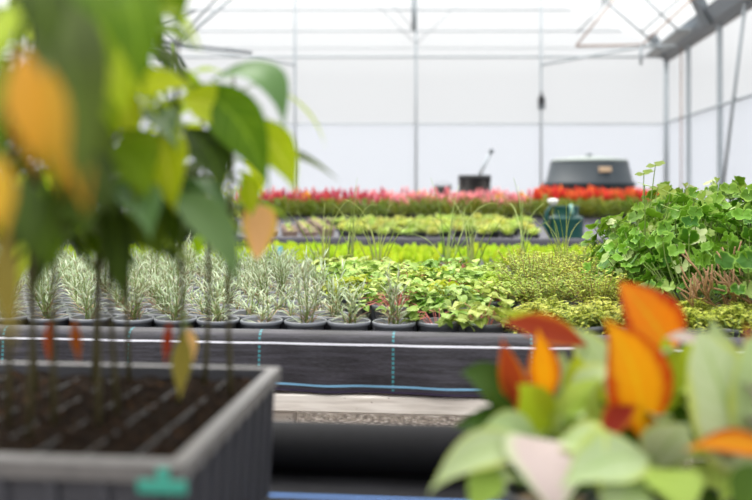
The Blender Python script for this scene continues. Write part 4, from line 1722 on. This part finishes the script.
# middle plant: tall orange leaves
L('m', (674, 352), (620, 282), 1.15, 1.17, 62, 'of_orange', sag=(-.005, -.01, .012), face=(.2, -1, .25), shape=ovate)
L('m', (642, 442), (604, 318), 1.05, 1.02, 78, 'of_orange', sag=(.02, -.02, .02), face=(.1, -1, .2))
L('m', (660, 420), (664, 336), 1.08, 1.1, 50, 'of_yg', sag=(.01, 0, .01))
L('m', (596, 440), (576, 352), 1.08, 1.1, 44, 'of_yg', sag=(-.01, 0, .02))
L('m', (610, 400), (566, 326), 1.12, 1.16, 44, 'of_pale', sag=(.01, 0, .02), face=(.2, -1, .4))
L('m', (620, 432), (560, 424), 1.06, 1.02, 40, 'of_lime', sag=(0, 0, .03), face=(0, -.9, .5))
L('m', (636, 470), (600, 400), 1.08, 1.05, 46, 'of_green', sag=(0, 0, .01))
L('m', (640, 400), (606, 455), 1.04, .98, 30, 'of_red', sag=(-.02, 0, .02))
L('m', (660, 436), (716, 372), 1.12, 1.1, 50, 'of_green', sag=(0, 0, .02))
L('m', (650, 470), (690, 425), 1.02, .96, 60, 'of_pale', sag=(0, -.01, .02))
L('m', (650, 458), (560, 488), .98, .88, 66, 'of_pale', sag=(0, -.01, .03), face=(0, -.7, .7))
L('m', (655, 468), (690, 520), .96, .88, 64, 'of_lime', sag=(0, -.01, .02), face=(.1, -.8, .6))
L('m', (640, 480), (610, 540), .94, .88, 74, 'of_pale', sag=(0, -.01, .02), face=(.1, -.8, .6))
# left plant
L('l', (588, 346), (498, 322), 1.14, 1.12, 34, 'of_red', sag=(0, -.01, .015), face=(0, -.8, .5))
L('l', (590, 338), (492, 312), 1.2, 1.2, 16, 'of_yg', sag=(0, 0, .012), face=(0, -.8, .5))
L('l', (546, 410), (538, 328), 1.08, 1.06, 36, 'of_orange', sag=(.0, -.01, .01), face=(.1, -1, .2))
L('l', (530, 432), (502, 336), 1.1, 1.1, 30, 'of_red', sag=(-.01, 0, .01))
L('l', (556, 420), (562, 350), 1.1, 1.1, 40, 'of_pale', sag=(.0, 0, .01))
L('l', (546, 436), (602, 378), 1.06, 1.04, 36, 'of_lime', sag=(.01, 0, .02), face=(.2, -1, .4))
L('l', (540, 432), (584, 396), 1.1, 1.1, 40, 'of_green', sag=(.01, 0, .02))
L('l', (548, 440), (518, 384), 1.06, 1.04, 44, 'of_yg', sag=(.0, 0, .02))
L('l', (540, 446), (482, 428), 1.02, .96, 30, 'of_pale', sag=(0, 0, .03), face=(0, -.8, .5))
L('l', (540, 452), (428, 494), .98, .9, 44, 'of_pale', sag=(-.01, -.01, .05), face=(0, -.75, .6))
L('l', (535, 438), (556, 512), .98, .88, 82, 'of_pink', sag=(.0, -.02, .015), face=(.1, -.9, .4), shape=ovate)
L('l', (560, 440), (606, 470), 1.0, .92, 56, 'of_pale', sag=(0, -.01, .03), face=(0, -.8, .6))
L('l', (500, 470), (470, 520), .94, .9, 40, 'of_lime', sag=(0, 0, .02), face=(0, -.8, .6))
# right plant
L('r', (752, 470), (700, 330), 1.0, 1.02, 96, 'of_pale', sag=(-.015, -.02, .02), face=(.1, -1, .25), shape=ovate)
L('r', (780, 450), (748, 336), 1.0, 1.0, 90, 'of_pale', sag=(.0, -.02, .02), face=(-.2, -1, .25), shape=ovate)
L('r', (762, 420), (746, 322), 1.08, 1.1, 34, 'of_red', sag=(.0, 0, .0))
L('r', (730, 440), (712, 318), 1.1, 1.12, 54, 'of_pale', sag=(.0, 0, .02))
L('r', (710, 346), (664, 338), 1.12, 1.1, 18, 'of_pink', sag=(0, 0, .01), face=(0, -.7, .7))
L('r', (790, 462), (684, 450), .96, .92, 34, 'of_orange', sag=(0, -.01, .03), face=(0, -.7, .8))
L('r', (736, 456), (690, 408), 1.04, 1.02, 52, 'of_pale', sag=(0, 0, .02))
L('r', (730, 452), (676, 420), 1.08, 1.08, 40, 'of_green', sag=(0, 0, .02))
L('r', (770, 470), (740, 540), .9, .86, 60, 'of_green', sag=(0, 0, .02), face=(0, -.8, .6))


def bushy(key, n, mats, r0, z0, z1):
    t0, pts = SEED[key]
    c = pts[0]
    for i in range(n):
        a = i * 2.4 + U(-.4, .4)
        out = Vector((math.cos(a), math.sin(a), 0))
        z = z0 + (z1 - z0) * (i + .5) / n
        b = Vector((c.x, c.y, z)) + out * U(.02, .05)
        s_ = U(.08, .13)
        k = (i + .5) / n
        tip = b + out * s_ * (.95 - .45 * k) + Vector((0, 0, s_ * (-.25 + .8 * k)))
        seed_leaf(key, b, tip, s_ * U(.34, .5), random.choice(mats), face=(out * -.2 + Vector((0, -.7, .7))), sag=Vector((0, 0, s_ * .25)), zoff=-.015)


bushy('l', 20, ['of_yg', 'of_lime', 'of_green', 'of_green', 'of_pale'], 0, .845, .97)
bushy('m', 24, ['of_yg', 'of_yg', 'of_lime', 'of_green', 'of_green', 'of_pale', 'of_orange'], 0, .845, .99)
bushy('r', 22, ['of_yg', 'of_lime', 'of_green', 'of_green', 'of_pale', 'of_pink'], 0, .845, .99)

for p in PROTOS:
    if p['used']:
        del p['used']
        continue
    for o in list(p.children_recursive) + [p]:           # a variant that found no place
        bpy.data.objects.remove(o)

# ------------------------------------------------------------------ light
w = bpy.data.worlds.new('overcast')
scene.world = w
w.use_nodes = True
nt = w.node_tree
nt.nodes.clear()
tc = nt.nodes.new('ShaderNodeTexCoord')
sx = nt.nodes.new('ShaderNodeSeparateXYZ')
rp = nt.nodes.new('ShaderNodeValToRGB')
bg = nt.nodes.new('ShaderNodeBackground')
ow = nt.nodes.new('ShaderNodeOutputWorld')
nt.links.new(tc.outputs['Generated'], sx.inputs[0])
nt.links.new(sx.outputs[2], rp.inputs[0])
el = rp.color_ramp.elements
el[0].position, el[0].color = 0.0, (.405, .412, .425, 1)
el[1].position, el[1].color = 1.0, (1.7, 1.68, 1.62, 1)
e = el.new(.12)
e.color = (.41, .415, .42, 1)
e = el.new(.45)
e.color = (1.1, 1.1, 1.08, 1)
nt.links.new(rp.outputs[0], bg.inputs[0])
bg.inputs[1].default_value = 2.0
nt.links.new(bg.outputs[0], ow.inputs[0])
sun = bpy.data.lights.new('sun', 'SUN')
sun.energy = 3.2
sun.angle = R(35)
sun.color = (1, .97, .9)
so = bpy.data.objects.new('sun', sun)
col.objects.link(so)
so.rotation_euler = Vector((.25, -.45, -1)).to_track_quat('-Z', 'Y').to_euler()

# ------------------------------------------------------------------ camera
cd = bpy.data.cameras.new('camera')
cam = bpy.data.objects.new('camera', cd)
col.objects.link(cam)
cam.location = (0, 0, CAMZ)
cam.rotation_euler = (R(90), 0, 0)
cd.sensor_width = 36
cd.lens = F * 36 / 752
cd.shift_y = -(250 - HY) / 752
cd.clip_start = .02
cd.dof.use_dof = True
cd.dof.focus_distance = 2.78
cd.dof.aperture_fstop = 1.9
scene.camera = cam

vs = scene.view_settings
scene.display_settings.display_device = 'sRGB'
vs.view_transform = 'Standard'
vs.look = 'None'
vs.gamma = 1
vs.use_curve_mapping = False
vs.exposure = 0.0
scene.cycles.use_denoising = True
scene.cycles.max_bounces = 10
scene.cycles.transparent_max_bounces = 12
